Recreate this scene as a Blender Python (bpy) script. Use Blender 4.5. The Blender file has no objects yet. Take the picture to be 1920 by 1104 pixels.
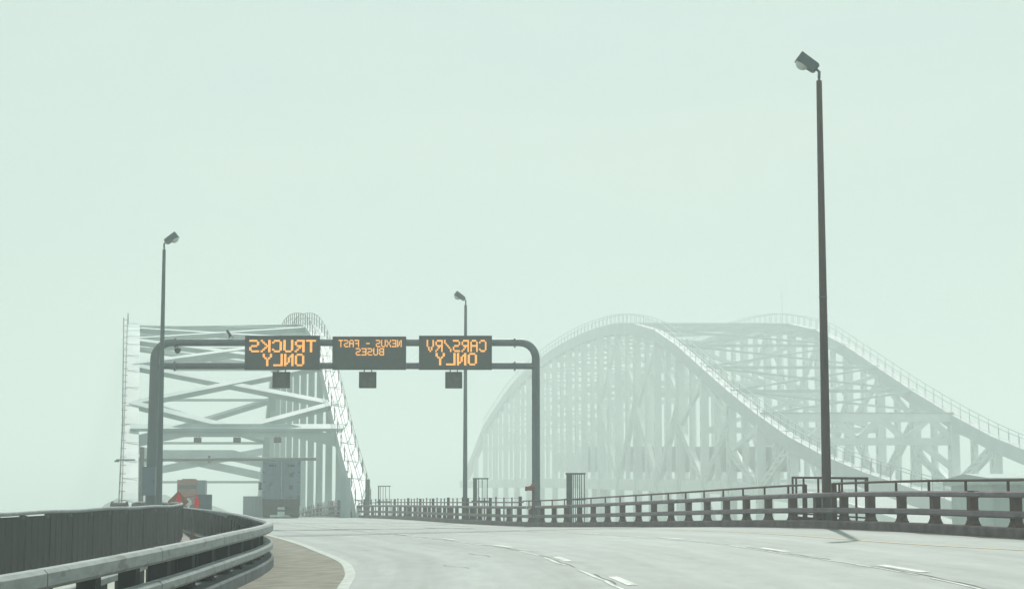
import bpy, bmesh, math, random
from mathutils import Vector, Matrix
random.seed(7)
scene = bpy.context.scene
COL = scene.collection

# ------------------------------------------------------------------ camera
F, CX, CY, HOR, EYE = 3470.0, 960.0, 552.0, 935.0, 1.35
PITCH = math.atan((HOR - CY) / F)
cam_d = bpy.data.cameras.new("camera")
cam_d.sensor_width = 36.0
cam_d.lens = 36.0 * F / 1920.0
cam_d.clip_start, cam_d.clip_end = 0.1, 8000.0
cam = bpy.data.objects.new("camera", cam_d)
COL.objects.link(cam)
cam.location = (0, 0, EYE)
cam.rotation_euler = (math.radians(90) + PITCH, 0, 0)
scene.camera = cam

# ------------------------------------------------------------------ world and sun
SUN_TO = Vector((1.1, 9.9, 11.75)).normalized()
w = bpy.data.worlds.new("World")
scene.world = w
w.use_nodes = True
nt = w.node_tree
nt.nodes.clear()
wo = nt.nodes.new("ShaderNodeOutputWorld")
bg = nt.nodes.new("ShaderNodeBackground")
bg2 = nt.nodes.new("ShaderNodeBackground")
mx = nt.nodes.new("ShaderNodeMixShader")
sky = nt.nodes.new("ShaderNodeTexSky")
sky.sky_type = 'NISHITA'
sky.sun_disc = False
sky.sun_elevation = math.asin(SUN_TO.z)
sky.sun_rotation = math.atan2(SUN_TO.x, SUN_TO.y)
sky.air_density, sky.dust_density = 1.0, 4.0
bg.inputs[1].default_value = 0.09
# thin overcast above the fog, a little uneven
wtc = nt.nodes.new("ShaderNodeTexCoord"); wmp = nt.nodes.new("ShaderNodeMapping"); wmp.inputs[3].default_value = (1.2, 1.2, 4.0)
wns = nt.nodes.new("ShaderNodeTexNoise"); wns.inputs["Scale"].default_value = 2.2; wns.inputs["Detail"].default_value = 4
wcr = nt.nodes.new("ShaderNodeValToRGB")
wcr.color_ramp.elements[0].position, wcr.color_ramp.elements[1].position = 0.36, 0.64
wcr.color_ramp.elements[0].color = (0.65, 0.84, 0.805, 1); wcr.color_ramp.elements[1].color = (0.735, 0.88, 0.785, 1)
nt.links.new(wtc.outputs["Generated"], wmp.inputs[0]); nt.links.new(wmp.outputs[0], wns.inputs["Vector"])
nt.links.new(wns.outputs["Fac"], wcr.inputs[0]); nt.links.new(wcr.outputs[0], bg2.inputs[0])
bg2.inputs[1].default_value = 0.84
mx.inputs[0].default_value = 0.9
nt.links.new(sky.outputs[0], bg.inputs[0])
nt.links.new(bg.outputs[0], mx.inputs[1])
nt.links.new(bg2.outputs[0], mx.inputs[2])
nt.links.new(mx.outputs[0], wo.inputs[0])
sl = bpy.data.lights.new("sun", 'SUN')
sl.energy = 3.5
sl.angle = math.radians(0.6)
sl.color = (1.0, 0.97, 0.90)
so = bpy.data.objects.new("sun", sl)
COL.objects.link(so)
so.rotation_euler = (-SUN_TO).to_track_quat('-Z', 'Y').to_euler()
so.location = (0, -10, 60)
scene.view_settings.view_transform = 'Standard'
scene.view_settings.look = 'None'
scene.view_settings.exposure = 0.06
scene.view_settings.gamma = 1.0
scene.render.engine = 'CYCLES'
scene.cycles.volume_bounces = 6
scene.cycles.max_bounces = 8
scene.cycles.use_denoising = True
HAZE_DENSITY = 0.0021

# ------------------------------------------------------------------ helpers
CP, SP = math.cos(PITCH), math.sin(PITCH)
def at(px, py, Y):
    """the point at distance Y that the photograph shows at a pixel (used to place things from image pixels)"""
    u, v = (px - CX) / F, (CY - py) / F
    dy, dz = CP - v * SP, SP + v * CP
    return Vector((u / dy * Y, Y, EYE + dz / dy * Y))

def table(rows):
    """smooth curve through rows mostly worked out from image pixels (Y, v1, v2..)"""
    ys = [r[0] for r in rows]
    n = len(rows[0]) - 1
    def f(y):
        if y <= ys[0]:
            i, extrap = 0, True
        elif y >= ys[-1]:
            i, extrap = len(ys) - 2, True
        else:
            extrap = False
            i = max(k for k in range(len(ys) - 1) if ys[k] <= y)
        a, b = rows[i], rows[i + 1]
        h = b[0] - a[0]
        t = (y - a[0]) / h
        out = []
        for c in range(1, n + 1):
            s = (b[c] - a[c]) / h
            if extrap:
                out.append(a[c] + s * (y - a[0])); continue
            ma = s if i == 0 else 0.5 * (s + (a[c] - rows[i-1][c]) / (a[0] - rows[i-1][0]))
            mb = s if i == len(ys) - 2 else 0.5 * (s + (rows[i+2][c] - b[c]) / (rows[i+2][0] - b[0]))
            t2, t3 = t * t, t * t * t
            out.append((2*t3-3*t2+1)*a[c] + (t3-2*t2+t)*h*ma + (-2*t3+3*t2)*b[c] + (t3-t2)*h*mb)
        return out
    return f

class Curve3:
    def __init__(self, rows): self.f = table(rows)
    def p(self, y, off=0.0, dz=0.0):
        x, z = self.f(y)
        x1 = self.f(y + 0.5)[0]; x0 = self.f(y - 0.5)[0]
        s = x1 - x0
        n = math.hypot(1, s)
        return Vector((x + off / n, y - off * s / n, z + dz))
    def dir(self, y):
        return (self.p(y + 0.5) - self.p(y - 0.5)).normalized()

class MB:
    def __init__(self): self.v, self.f, self.uv = [], [], None
    def quad(self, *ps):
        b = len(self.v); self.v += [tuple(p) for p in ps]; self.f.append(tuple(range(b, b + len(ps))))
    def prism(self, bottom, top):
        n = len(bottom); b = len(self.v)
        self.v += [tuple(p) for p in bottom] + [tuple(p) for p in top]
        self.f.append(tuple(b + i for i in reversed(range(n))))
        self.f.append(tuple(b + n + i for i in range(n)))
        for i in range(n):
            j = (i + 1) % n
            self.f.append((b + i, b + j, b + n + j, b + n + i))
        return self
    def box(self, x0, x1, y0, y1, z0, z1):
        return self.prism([(x0,y0,z0),(x1,y0,z0),(x1,y1,z0),(x0,y1,z0)], [(x0,y0,z1),(x1,y0,z1),(x1,y1,z1),(x0,y1,z1)])
    def bar(self, a, b, w, h, up=(0,0,1), w2=None, h2=None):
        a, b = Vector(a), Vector(b)
        d = (b - a).normalized(); up = Vector(up)
        if abs(d.dot(up)) > 0.99: up = Vector((0,1,0))
        s = d.cross(up).normalized(); u = s.cross(d).normalized()
        w2 = w if w2 is None else w2; h2 = h if h2 is None else h2
        def ring(c, w, h): return [c - s*w/2 - u*h/2, c + s*w/2 - u*h/2, c + s*w/2 + u*h/2, c - s*w/2 + u*h/2]
        return self.prism(list(reversed(ring(a, w, h))), list(reversed(ring(b, w2, h2))))
    def tube(self, pts, r, n=16, cap=True):
        pts = [Vector(p) for p in pts]
        rs = r if isinstance(r, (list, tuple)) else [r] * len(pts)
        b = len(self.v); ref = None
        for i, p in enumerate(pts):
            d = (pts[min(i+1, len(pts)-1)] - pts[max(i-1, 0)]).normalized()
            if ref is None:
                ref = Vector((0,1,0)) if abs(d.y) < 0.9 else Vector((1,0,0))
            s = d.cross(ref).normalized(); ref2 = s.cross(d).normalized(); ref = ref2
            for k in range(n):
                a = 2 * math.pi * k / n
                self.v.append(tuple(p + s * math.cos(a) * rs[i] + ref2 * math.sin(a) * rs[i]))
        for i in range(len(pts) - 1):
            for k in range(n):
                j = (k + 1) % n
                self.f.append((b+i*n+k, b+i*n+j, b+(i+1)*n+j, b+(i+1)*n+k))
        if cap:
            self.f.append(tuple(b + k for k in reversed(range(n))))
            self.f.append(tuple(b + (len(pts)-1)*n + k for k in range(n)))
        return self
    def sweep(self, C, ya, yb, prof, step=1.0):
        """closed profile [(offset, dz)..] swept along curve C"""
        m = max(1, int(math.ceil((yb - ya) / step))); n = len(prof); b = len(self.v)
        for i in range(m + 1):
            y = ya + (yb - ya) * i / m
            for (o, dz) in prof: self.v.append(tuple(C.p(y, o, dz)))
        for i in range(m):
            for k in range(n):
                j = (k + 1) % n
                self.f.append((b+i*n+k, b+i*n+j, b+(i+1)*n+j, b+(i+1)*n+k))
        self.f.append(tuple(b + k for k in reversed(range(n))))
        self.f.append(tuple(b + m*n + k for k in range(n)))
        return self
    def build(self, name, mat, parent=None, smooth=False, origin=None):
        me = bpy.data.meshes.new(name)
        o = Vector(origin) if origin is not None else Vector((0,0,0))
        me.from_pydata([tuple(Vector(v) - o) for v in self.v], [], self.f)
        bm = bmesh.new(); bm.from_mesh(me); bmesh.ops.recalc_face_normals(bm, faces=bm.faces); bm.to_mesh(me); bm.free()
        if smooth:
            for p in me.polygons: p.use_smooth = True
            me.set_sharp_from_angle(angle=math.radians(40))
        me.materials.append(mat)
        ob = bpy.data.objects.new(name, me); COL.objects.link(ob)
        ob.location = o
        if parent is not None:
            ob.parent = parent
            ob.location = o - parent.location if origin is not None else -Vector(parent.location)
            if origin is None and parent.type == 'MESH' and parent.parent: ob.location = (0,0,0)
        return ob

def rrect(o0, o1, z0, z1, c):
    return [(o0+c,z0),(o1-c,z0),(o1,z0+c),(o1,z1-c),(o1-c,z1),(o0+c,z1),(o0,z1-c),(o0,z0+c)]

def tag(o, label=None, cat=None, group=None, kind=None):
    if label: o["label"] = label
    if cat: o["category"] = cat
    if group: o["group"] = group
    if kind: o["kind"] = kind
    return o
def thing(name, loc, label, cat, group=None, rz=0.0):
    o = bpy.data.objects.new(name, None); COL.objects.link(o)
    o.location = loc; o.rotation_euler = (0,0,rz); o.empty_display_size = 0.3
    return tag(o, label, cat, group)
def part(mb, name, mat, root, smooth=False):
    """child mesh built in the root's own coordinates"""
    ob = mb.build(name, mat, None, smooth); ob.parent = root
    return ob
def wpart(mb, name, mat, root, smooth=False):
    """child mesh built in world coordinates under an unrotated root"""
    ob = mb.build(name, mat, None, smooth); ob.parent = root
    base = Vector(root.location)
    if root.parent: base = base + Vector(root.parent.location)
    ob.location = -base
    return ob
def wsub(mb, name, mat, parent):
    ob = mb.build(name, mat); ob.parent = parent
    return ob
def dup(root, loc, label):
    r = root.copy(); COL.objects.link(r); r.location = loc; r["label"] = label
    for ch in list(root.children):
        c = ch.copy(); COL.objects.link(c); c.parent = r
        for g in ch.children:
            d = g.copy(); COL.objects.link(d); d.parent = c
    return r

# ------------------------------------------------------------------ materials
def mat(name, c1, c2=None, rough=0.6, metal=0.0, scale=3.0, bump=0.0, stretch=(1,1,1), detail=6, spec=0.5, ramp=(0.35,0.65), rust=None):
    m = bpy.data.materials.new(name); m.use_nodes = True
    t = m.node_tree; b = t.nodes["Principled BSDF"]
    c2 = c2 or tuple(x * 0.75 for x in c1)
    tc = t.nodes.new("ShaderNodeTexCoord"); mp = t.nodes.new("ShaderNodeMapping"); mp.inputs[3].default_value = stretch
    ns = t.nodes.new("ShaderNodeTexNoise"); ns.inputs["Scale"].default_value = scale; ns.inputs["Detail"].default_value = detail
    cr = t.nodes.new("ShaderNodeValToRGB")
    cr.color_ramp.elements[0].position, cr.color_ramp.elements[1].position = ramp
    cr.color_ramp.elements[0].color = (*c2, 1); cr.color_ramp.elements[1].color = (*c1, 1)
    t.links.new(tc.outputs["Object"], mp.inputs[0]); t.links.new(mp.outputs[0], ns.inputs["Vector"])
    t.links.new(ns.outputs["Fac"], cr.inputs[0])
    src = cr.outputs[0]
    if rust:
        n2 = t.nodes.new("ShaderNodeTexNoise"); n2.inputs["Scale"].default_value = scale * 0.6; n2.inputs["Detail"].default_value = 9
        r2 = t.nodes.new("ShaderNodeValToRGB"); r2.color_ramp.elements[0].position = 0.58; r2.color_ramp.elements[1].position = 0.66
        mm = t.nodes.new("ShaderNodeMix"); mm.data_type = 'RGBA'
        t.links.new(mp.outputs[0], n2.inputs["Vector"]); t.links.new(n2.outputs["Fac"], r2.inputs[0])
        t.links.new(r2.outputs[0], mm.inputs[0]); t.links.new(src, mm.inputs[6]); mm.inputs[7].default_value = (*rust, 1)
        src = mm.outputs[2]
    t.links.new(src, b.inputs["Base Color"])
    b.inputs["Roughness"].default_value = rough; b.inputs["Metallic"].default_value = metal
    b.inputs["Specular IOR Level"].default_value = spec
    if bump:
        bp = t.nodes.new("ShaderNodeBump"); bp.inputs["Strength"].default_value = bump; bp.inputs["Distance"].default_value = 0.01
        t.links.new(ns.outputs["Fac"], bp.inputs["Height"]); t.links.new(bp.outputs[0], b.inputs["Normal"])
    return m

M = {}
M['steel_r'] = mat("galvanised_rail", (0.185,0.14,0.16), (0.125,0.095,0.108), 0.55, 0.2, 2.0, 0.2, (1,1,3), detail=10, rust=(0.085,0.06,0.055))  # base colour carries the reddish flare at lower right; the rust patches are wear
M['steel_l'] = mat("pale_rail", (0.25,0.28,0.28), (0.17,0.195,0.20), 0.55, 0.1, 3.0, 0.25, (1,1,4), detail=10, rust=(0.13,0.135,0.125))
M['post_r'] = mat("flare_red_post", (0.115,0.055,0.052), (0.07,0.038,0.038), 0.75, 0, 4.0, 0.2)  # red is lens flare put into the post colour, not rust
M['post_l'] = mat("dark_post", (0.018,0.022,0.022), (0.01,0.013,0.013), 0.8, 0, 4.0, 0.2)
M['curb_r'] = mat("weathered_curb", (0.155,0.115,0.12), (0.085,0.062,0.066), 0.85, 0, 2.5, 0.4, (1,1,1), detail=12)  # kerb reddened as well: flare tint mixed into the concrete colour
M['curb_l'] = mat("curb_concrete", (0.11,0.13,0.14), (0.06,0.075,0.08), 0.85, 0, 2.5, 0.4)
M['fence'] = mat("dark_fence_sheet", (0.010,0.014,0.016), (0.004,0.006,0.007), 0.8, 0, 1.6, 0.1, (1,1,0.25), spec=0.12)
M['cap'] = mat("fence_cap_metal", (0.24,0.27,0.29), (0.16,0.18,0.2), 0.5, 0.2, 3.0)
M['gantry'] = mat("gantry_paint", (0.105,0.135,0.15), (0.08,0.105,0.12), 0.5, 0.1, 1.2, 0, (1,1,0.3))
M['lamp'] = mat("lamp_pole_paint", (0.10,0.135,0.145), (0.075,0.105,0.115), 0.55, 0.1, 1.5, 0, (1,1,0.2))
M['lamp_flare'] = mat("flare_brown_pole_paint", (0.10,0.058,0.055), (0.06,0.04,0.04), 0.6, 0.1, 1.5, 0, (1,1,0.2))  # lamp paint browned to carry the reddish flare over the near pole
M['sign'] = mat("sign_housing", (0.032,0.046,0.046), (0.024,0.034,0.034), 0.6, 0, 6.0)
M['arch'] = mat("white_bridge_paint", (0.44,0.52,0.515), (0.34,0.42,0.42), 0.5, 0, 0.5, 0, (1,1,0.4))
M['truss'] = mat("fog_paled_bridge_paint", (0.74,0.78,0.765), (0.62,0.66,0.65), 0.6, 0, 0.4, 0, (1,1,0.4))  # near-white colour stands in for thicker fog over the truss
M['walk_rail'] = mat("walkway_rail_paint", (0.32,0.36,0.36), (0.24,0.28,0.28), 0.6, 0, 3.0)
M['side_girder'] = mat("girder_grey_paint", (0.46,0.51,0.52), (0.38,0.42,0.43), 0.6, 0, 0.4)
M['thin'] = mat("thin_rail_steel", (0.12,0.14,0.14), (0.08,0.1,0.1), 0.6, 0, 3.0)
M['white'] = mat("road_paint_white", (0.56,0.58,0.55), (0.34,0.36,0.34), 0.6, 0, 7.0, 0, (1,0.4,1), detail=10, ramp=(0.36,0.56))
M['worn_white'] = mat("worn_edge_paint", (0.43,0.46,0.43), (0.30,0.33,0.31), 0.7, 0, 6.0, 0, (1,0.5,1), detail=10, ramp=(0.32,0.62))
M['yellow'] = mat("road_paint_yellow", (0.62,0.42,0.13), (0.40,0.36,0.24), 0.6, 0, 2.0, ramp=(0.35,0.75))
M['trailer'] = mat("trailer_metal", (0.13,0.20,0.24), (0.10,0.155,0.19), 0.45, 0.1, 3.0, 0, rust=(0.05,0.06,0.068))
M['trailer_side'] = mat("trailer_side_paint", (0.7,0.71,0.68), (0.6,0.61,0.58), 0.5, 0, 3.0)
M['dark'] = mat("dark_undercarriage", (0.035,0.033,0.032), (0.02,0.02,0.02), 0.8, 0, 8.0)
M['rubber'] = mat("tyre_rubber", (0.02,0.02,0.02), (0.014,0.014,0.014), 0.9, 0, 12.0)
M['decal'] = mat("faded_red_decal", (0.16,0.09,0.09), (0.12,0.075,0.08), 0.7, 0, 9.0)
M['orange'] = mat("orange_paint", (0.34,0.10,0.04), (0.22,0.08,0.04), 0.6, 0, 4.0)
M['red'] = mat("bright_red_cloth", (0.98,0.02,0.03), (0.85,0.015,0.03), 0.8, 0, 3.0)
M['redpaint'] = mat("dull_red_paint", (0.30,0.05,0.04), (0.2,0.04,0.035), 0.6, 0, 6.0)
M['cabinet'] = mat("blue_grey_cabinet", (0.13,0.19,0.235), (0.11,0.165,0.2), 0.5, 0.1, 2.0)
M['whiteplastic'] = mat("white_plastic", (0.8,0.8,0.78), (0.68,0.68,0.66), 0.5, 0, 5.0)
M['shed'] = mat("pale_green_sheet", (0.32,0.40,0.39), (0.25,0.33,0.32), 0.6, 0, 1.0, 0, (1,1,0.3))
M['hill'] = mat("far_trees", (0.2,0.25,0.24), (0.13,0.17,0.16), 0.9, 0, 0.3)
M['ground'] = mat("river_bank_ground", (0.16,0.17,0.13), (0.09,0.10,0.07), 0.95, 0, 0.02, 0, detail=12)
M['walk'] = mat("walkway_concrete", (0.42,0.43,0.38), (0.30,0.31,0.27), 0.85, 0, 0.6, 0.2, detail=10)
M['shoulder'] = mat("dirty_shoulder", (0.235,0.225,0.185), (0.135,0.13,0.105), 0.9, 0, 1.9, 0.6, detail=12)
M['joint'] = mat("joint_rubber", (0.07,0.08,0.075), (0.04,0.045,0.045), 0.8, 0, 6.0)

def glass_mat():
    m = bpy.data.materials.new("lamp_glass"); m.use_nodes = True
    b = m.node_tree.nodes["Principled BSDF"]
    b.inputs["Base Color"].default_value = (0.86,0.90,0.84,1); b.inputs["Roughness"].default_value = 0.25
    b.inputs["Subsurface Weight"].default_value = 0.6; b.inputs["Subsurface Radius"].default_value = (0.1,0.1,0.1)
    b.inputs["Transmission Weight"].default_value = 0.25
    n = m.node_tree.nodes.new("ShaderNodeTexNoise"); n.inputs["Scale"].default_value = 14
    bp = m.node_tree.nodes.new("ShaderNodeBump"); bp.inputs["Strength"].default_value = 0.5
    m.node_tree.links.new(n.outputs[0], bp.inputs["Height"]); m.node_tree.links.new(bp.outputs[0], b.inputs["Normal"])
    return m
M['glass'] = glass_mat()
def led_mat(name, col, s):
    m = bpy.data.materials.new(name); m.use_nodes = True
    b = m.node_tree.nodes["Principled BSDF"]
    b.inputs["Base Color"].default_value = (0.05,0.03,0.01,1)
    b.inputs["Emission Color"].default_value = (*col,1); b.inputs["Emission Strength"].default_value = s
    n = m.node_tree.nodes.new("ShaderNodeTexNoise"); n.inputs["Scale"].default_value = 9
    r = m.node_tree.nodes.new("ShaderNodeMapRange"); r.inputs[3].default_value = s*0.8; r.inputs[4].default_value = s*1.2
    m.node_tree.links.new(n.outputs[0], r.inputs[0]); m.node_tree.links.new(r.outputs[0], b.inputs["Emission Strength"])
    return m
M['led'] = led_mat("amber_led", (1.0,0.44,0.08), 1.15)

def road_mat():
    m = bpy.data.materials.new("worn_concrete_road"); m.use_nodes = True
    t = m.node_tree; b = t.nodes["Principled BSDF"]
    uv = t.nodes.new("ShaderNodeUVMap"); uv.uv_map = "UVMap"
    def noise(scale, stretch, detail, lo, hi, v0, v1, rough=0.6):
        mp = t.nodes.new("ShaderNodeMapping"); mp.inputs[3].default_value = stretch
        n = t.nodes.new("ShaderNodeTexNoise"); n.inputs["Scale"].default_value = scale; n.inputs["Detail"].default_value = detail
        n.inputs["Roughness"].default_value = rough
        r = t.nodes.new("ShaderNodeMapRange"); r.inputs[1].default_value = lo; r.inputs[2].default_value = hi
        r.inputs[3].default_value = v0; r.inputs[4].default_value = v1
        t.links.new(uv.outputs[0], mp.inputs[0]); t.links.new(mp.outputs[0], n.inputs["Vector"]); t.links.new(n.outputs[0], r.inputs[0])
        return r.outputs[0], n.outputs[0]
    def mul(a, bb):
        x = t.nodes.new("ShaderNodeMath"); x.operation = 'MULTIPLY'; t.links.new(a, x.inputs[0]); t.links.new(bb, x.inputs[1]); return x.outputs[0]
    streak, _ = noise(1.0, (1.5, 0.035, 1), 8, 0.3, 0.7, 0.74, 1.14)
    patch, _ = noise(1.0, (0.35, 0.10, 1), 6, 0.3, 0.7, 0.86, 1.1)
    grain, gn = noise(28.0, (1, 0.5, 1), 8, 0.25, 0.75, 0.86, 1.12, 0.75)
    stain, _ = noise(1.0, (3.0, 0.3, 1), 10, 0.60, 0.74, 1.0, 0.80)
    mottle, _ = noise(1.0, (2.6, 0.7, 1), 12, 0.32, 0.68, 0.86, 1.12, 0.7)
    v = mul(mul(mul(streak, patch), mul(grain, stain)), mottle)
    # oil-darkened middle and polished wheel tracks repeat with each lane (lateral metres in U)
    sx = t.nodes.new("ShaderNodeSeparateXYZ"); t.links.new(uv.outputs[0], sx.inputs[0])
    w1 = t.nodes.new("ShaderNodeMath"); w1.operation = 'MULTIPLY_ADD'; w1.inputs[1].default_value = 2*math.pi/1.83; w1.inputs[2].default_value = -5.2
    w2 = t.nodes.new("ShaderNodeMath"); w2.operation = 'SINE'
    w3 = t.nodes.new("ShaderNodeMath"); w3.operation = 'MULTIPLY_ADD'; w3.inputs[1].default_value = 0.055; w3.inputs[2].default_value = 0.98
    t.links.new(sx.outputs[0], w1.inputs[0]); t.links.new(w1.outputs[0], w2.inputs[0]); t.links.new(w2.outputs[0], w3.inputs[0])
    v = mul(v, w3.outputs[0])
    blot, _ = noise(1.0, (2.2, 0.45, 1), 9, 0.42, 0.62, 0.0, 1.0, 0.7)
    for c0 in (5.55, 9.6):
        d1 = t.nodes.new("ShaderNodeMath"); d1.operation = 'SUBTRACT'; d1.inputs[1].default_value = c0; t.links.new(sx.outputs[0], d1.inputs[0])
        d2 = t.nodes.new("ShaderNodeMath"); d2.operation = 'ABSOLUTE'; t.links.new(d1.outputs[0], d2.inputs[0])
        d3 = t.nodes.new("ShaderNodeMapRange"); d3.inputs[1].default_value = 0.08; d3.inputs[2].default_value = 0.6; d3.inputs[3].default_value = 0.34; d3.inputs[4].default_value = 0.0
        t.links.new(d2.outputs[0], d3.inputs[0])
        d4 = mul(d3.outputs[0], blot)
        d5 = t.nodes.new("ShaderNodeMath"); d5.operation = 'SUBTRACT'; d5.inputs[0].default_value = 1.0; t.links.new(d4, d5.inputs[1])
        v = mul(v, d5.outputs[0])
    rgb = t.nodes.new("ShaderNodeVectorMath"); rgb.operation = 'SCALE'; rgb.inputs[0].default_value = (0.255,0.29,0.278)
    t.links.new(v, rgb.inputs["Scale"]); t.links.new(rgb.outputs[0], b.inputs["Base Color"])
    b.inputs["Roughness"].default_value = 0.62
    bp = t.nodes.new("ShaderNodeBump"); bp.inputs["Strength"].default_value = 0.35; bp.inputs["Distance"].default_value = 0.004
    t.links.new(gn, bp.inputs["Height"]); t.links.new(bp.outputs[0], b.inputs["Normal"])
    return m
M['road'] = road_mat()

# ------------------------------------------------------------------ the road's two edges (Y, X, Z at the foot of each kerb)
def rowR(px, py, Y):
    p = at(px, py, Y); return (Y, p.x, p.z)
R = Curve3([(-30,20.5,0.1),(5,15.2,0.3),(22,12.35,0.60), rowR(1904,1009,36), rowR(1700,996.5,41.6), rowR(1485,988.5,49.8),
            rowR(1200,987.5,65.4), rowR(1000,987,81), rowR(870,981,95), rowR(740,972.5,121), rowR(660,970,137), rowR(600,969.5,162),
            (190,-23.6,-1.5),(225,-31.5,-2.6),(300,-47,-4.0),(420,-71,-5.0)])
L = Curve3([(-30,-3.0,-0.1),(10,-4.0,-0.15),(17,-4.1,-0.15),(24,-4.15,-0.09),(29,-4.3,-0.05),(34,-4.53,-0.03),(39,-4.97,-0.02),(48,-6.45,-0.02),(58,-8.35,0.0),(69,-10.7,0.03),
            (85,-14.4,0.05),(105,-18.9,0.05),(131,-24.6,0.0),(160,-31.0,-0.25),(190,-37.5,-1.5),(225,-45,-2.6),(300,-61,-4.0),(420,-86,-5.0)])
W = Curve3([(-30,-12.5,-0.4),(15,-11.6,-0.3),(30,-11.8,-0.22),(43,-12.0,-0.16),(57,-11.95,-0.1),(66,-12.1,-0.06),(74,-13.1,-0.03),(82,-14.7,0.0),(90,-16.7,0.0),(110,-21.8,0.0),(131,-26.6,-0.1),(165,-33.8,-0.5)])

def road_point(y, side_off_from_left=None, off_from_right=None, dz=0.0):
    l, r = L.p(y), R.p(y)
    d = r - l; wid = d.length
    u = side_off_from_left / wid if side_off_from_left is not None else 1 - off_from_right / wid
    p = l + d * u; p.z += dz
    return p, u * wid

def sheet(name, rows, material, kind='structure', uvs=None):
    mb = MB(); n = len(rows[0])
    for r in rows: mb.v += [tuple(p) for p in r]
    for i in range(len(rows) - 1):
        for k in range(n - 1):
            mb.f.append((i*n+k, i*n+k+1, (i+1)*n+k+1, (i+1)*n+k))
    me = bpy.data.meshes.new(name); me.from_pydata(mb.v, [], mb.f); me.materials.append(material)
    if uvs:
        flat = [p for r in uvs for p in r]
        lay = me.uv_layers.new(name="UVMap")
        for lp in me.loops: lay.data[lp.index].uv = flat[lp.vertex_index]
    for p in me.polygons: p.use_smooth = True
    if me.polygons[0].normal.z < 0: me.flip_normals()
    o = bpy.data.objects.new(name, me); COL.objects.link(o)
    if kind: o["kind"] = kind
    return o

# ground far below, one sheet to the horizon
sheet("ground", [[(-6000,-6000,-14),(6000,-6000,-14)],[(-6000,6500,-14),(6000,6500,-14)]], M['ground'])
# road deck
ys = [-30 + 1.5 * i for i in range(301)]
rows, uvs = [], []
for y in ys:
    r, uvr = [], []
    for k in range(25):
        u = k / 24.0
        p = L.p(y).lerp(R.p(y), u)
        r.append(p); uvr.append((u * (R.p(y) - L.p(y)).length, y))
    rows.append(r); uvs.append(uvr)
sheet("road", rows, M['road'], uvs=uvs)
slab = MB()
n = len(ys)
for i in range(0, n - 1, 2):
    a, b = ys[i], ys[min(i + 2, n - 1)]
    pa, pb, pc, pd = L.p(a,-0.9,-0.05), L.p(b,-0.9,-0.05), R.p(b,0.9,-0.05), R.p(a,0.9,-0.05)
    dn = Vector((0,0,1.1))
    bse = len(slab.v); slab.v += [tuple(q) for q in (pa,pb,pc,pd,pa-dn,pb-dn,pc-dn,pd-dn)]
    slab.f += [(bse,bse+1,bse+2,bse+3),(bse+4,bse+7,bse+6,bse+5),(bse,bse+4,bse+5,bse+1),(bse+3,bse+2,bse+6,bse+7)]
so_ = slab.build("road_deck_slab", M['curb_l']); so_["kind"] = "structure"

def stripe(name, ya, yb, wdt, left=None, right=None, mat_=None, step=1.0, dz=0.006, wob=0.0):
    m = max(1, int((yb - ya) / step)); rows = []
    for i in range(m + 1):
        y = ya + (yb - ya) * i / m
        off = (left(y) if left else right(y)) + (wob * math.sin(y * 3.1) if wob else 0)
        if left: a, _ = road_point(y, off - wdt/2, None, dz); b, _ = road_point(y, off + wdt/2, None, dz)
        else: a, _ = road_point(y, None, off + wdt/2, dz); b, _ = road_point(y, None, off - wdt/2, dz)
        rows.append([a, b])
    return rows
def joined_sheets(name, list_rows, material, kind='structure'):
    mb = MB()
    for rows in list_rows:
        for i in range(len(rows) - 1):
            mb.quad(rows[i][0], rows[i][1], rows[i+1][1], rows[i+1][0])
    me = bpy.data.meshes.new(name); me.from_pydata(mb.v, [], mb.f); me.materials.append(material)
    bm = bmesh.new(); bm.from_mesh(me)
    for f in bm.faces:
        if f.normal.z < 0: f.normal_flip()
    bm.to_mesh(me); bm.free()
    o = bpy.data.objects.new(name, me); COL.objects.link(o); o["kind"] = kind
    return o
edge_off = table([(-30,1.55),(24,1.85),(28.7,1.72),(32,1.65),(36,1.52),(42,1.4),(54,1.45),(67,1.5),(90,1.5),(300,1.5)])
eo = lambda y: edge_off(y)[0]
rows = []
for i in range(140):
    y = -20 + i
    a, _ = road_point(y, 0.0, None, 0.003); b, _ = road_point(y, max(0.05, eo(y) - 0.10), None, 0.003)
    rows.append([a, b])
sheet("road_shoulder", rows, M['shoulder'])
joined_sheets("white_edge_line", [stripe("e", -20, 200, 0.18, left=eo)], M['worn_white'])
joined_sheets("yellow_edge_line", [stripe("y", -20, 120, 0.10, right=lambda y: 2.2)], M['yellow'])
l1 = lambda y: 5.60 + 0.25 * min(1, max(0, (34 - y) / 8.5))
l2 = lambda y: 9.65 + 0.20 * min(1, max(0, (34 - y) / 8.5))
dash = []
y = -17.2 + 0.0
DL, GAP = 2.4, 6.4
for lf, y0 in ((l1, -9.6), (l2, -9.6)):
    y = y0
    while y < 170:
        dash.append(stripe("d", y, y + DL, 0.15, left=lf)); y += DL + GAP
joined_sheets("lane_dashes", dash, M['white'])
seams, dark = [], []
for lf in (l1, l2):
    y = -12.0
    while y < 150:
        ln = random.uniform(3.5, 9)
        seams.append(stripe("s", y, y + ln, random.uniform(0.04, 0.07), left=lambda q, lf=lf: lf(q) - 0.24, dz=0.006, wob=0.02)); y += ln + random.uniform(0.2, 2.5)
    y = -14.0
    while y < 150:
        ln = random.uniform(2.5, 7)
        dark.append(stripe("s", y, y + ln, random.uniform(0.02, 0.045), left=lambda q, lf=lf: lf(q) - 0.17, dz=0.004, wob=0.02, step=0.5)); y += ln + random.uniform(0.5, 6)
joined_sheets("slab_seam", seams, M['white'])
joined_sheets("slab_crack", dark, M['joint'])
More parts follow.
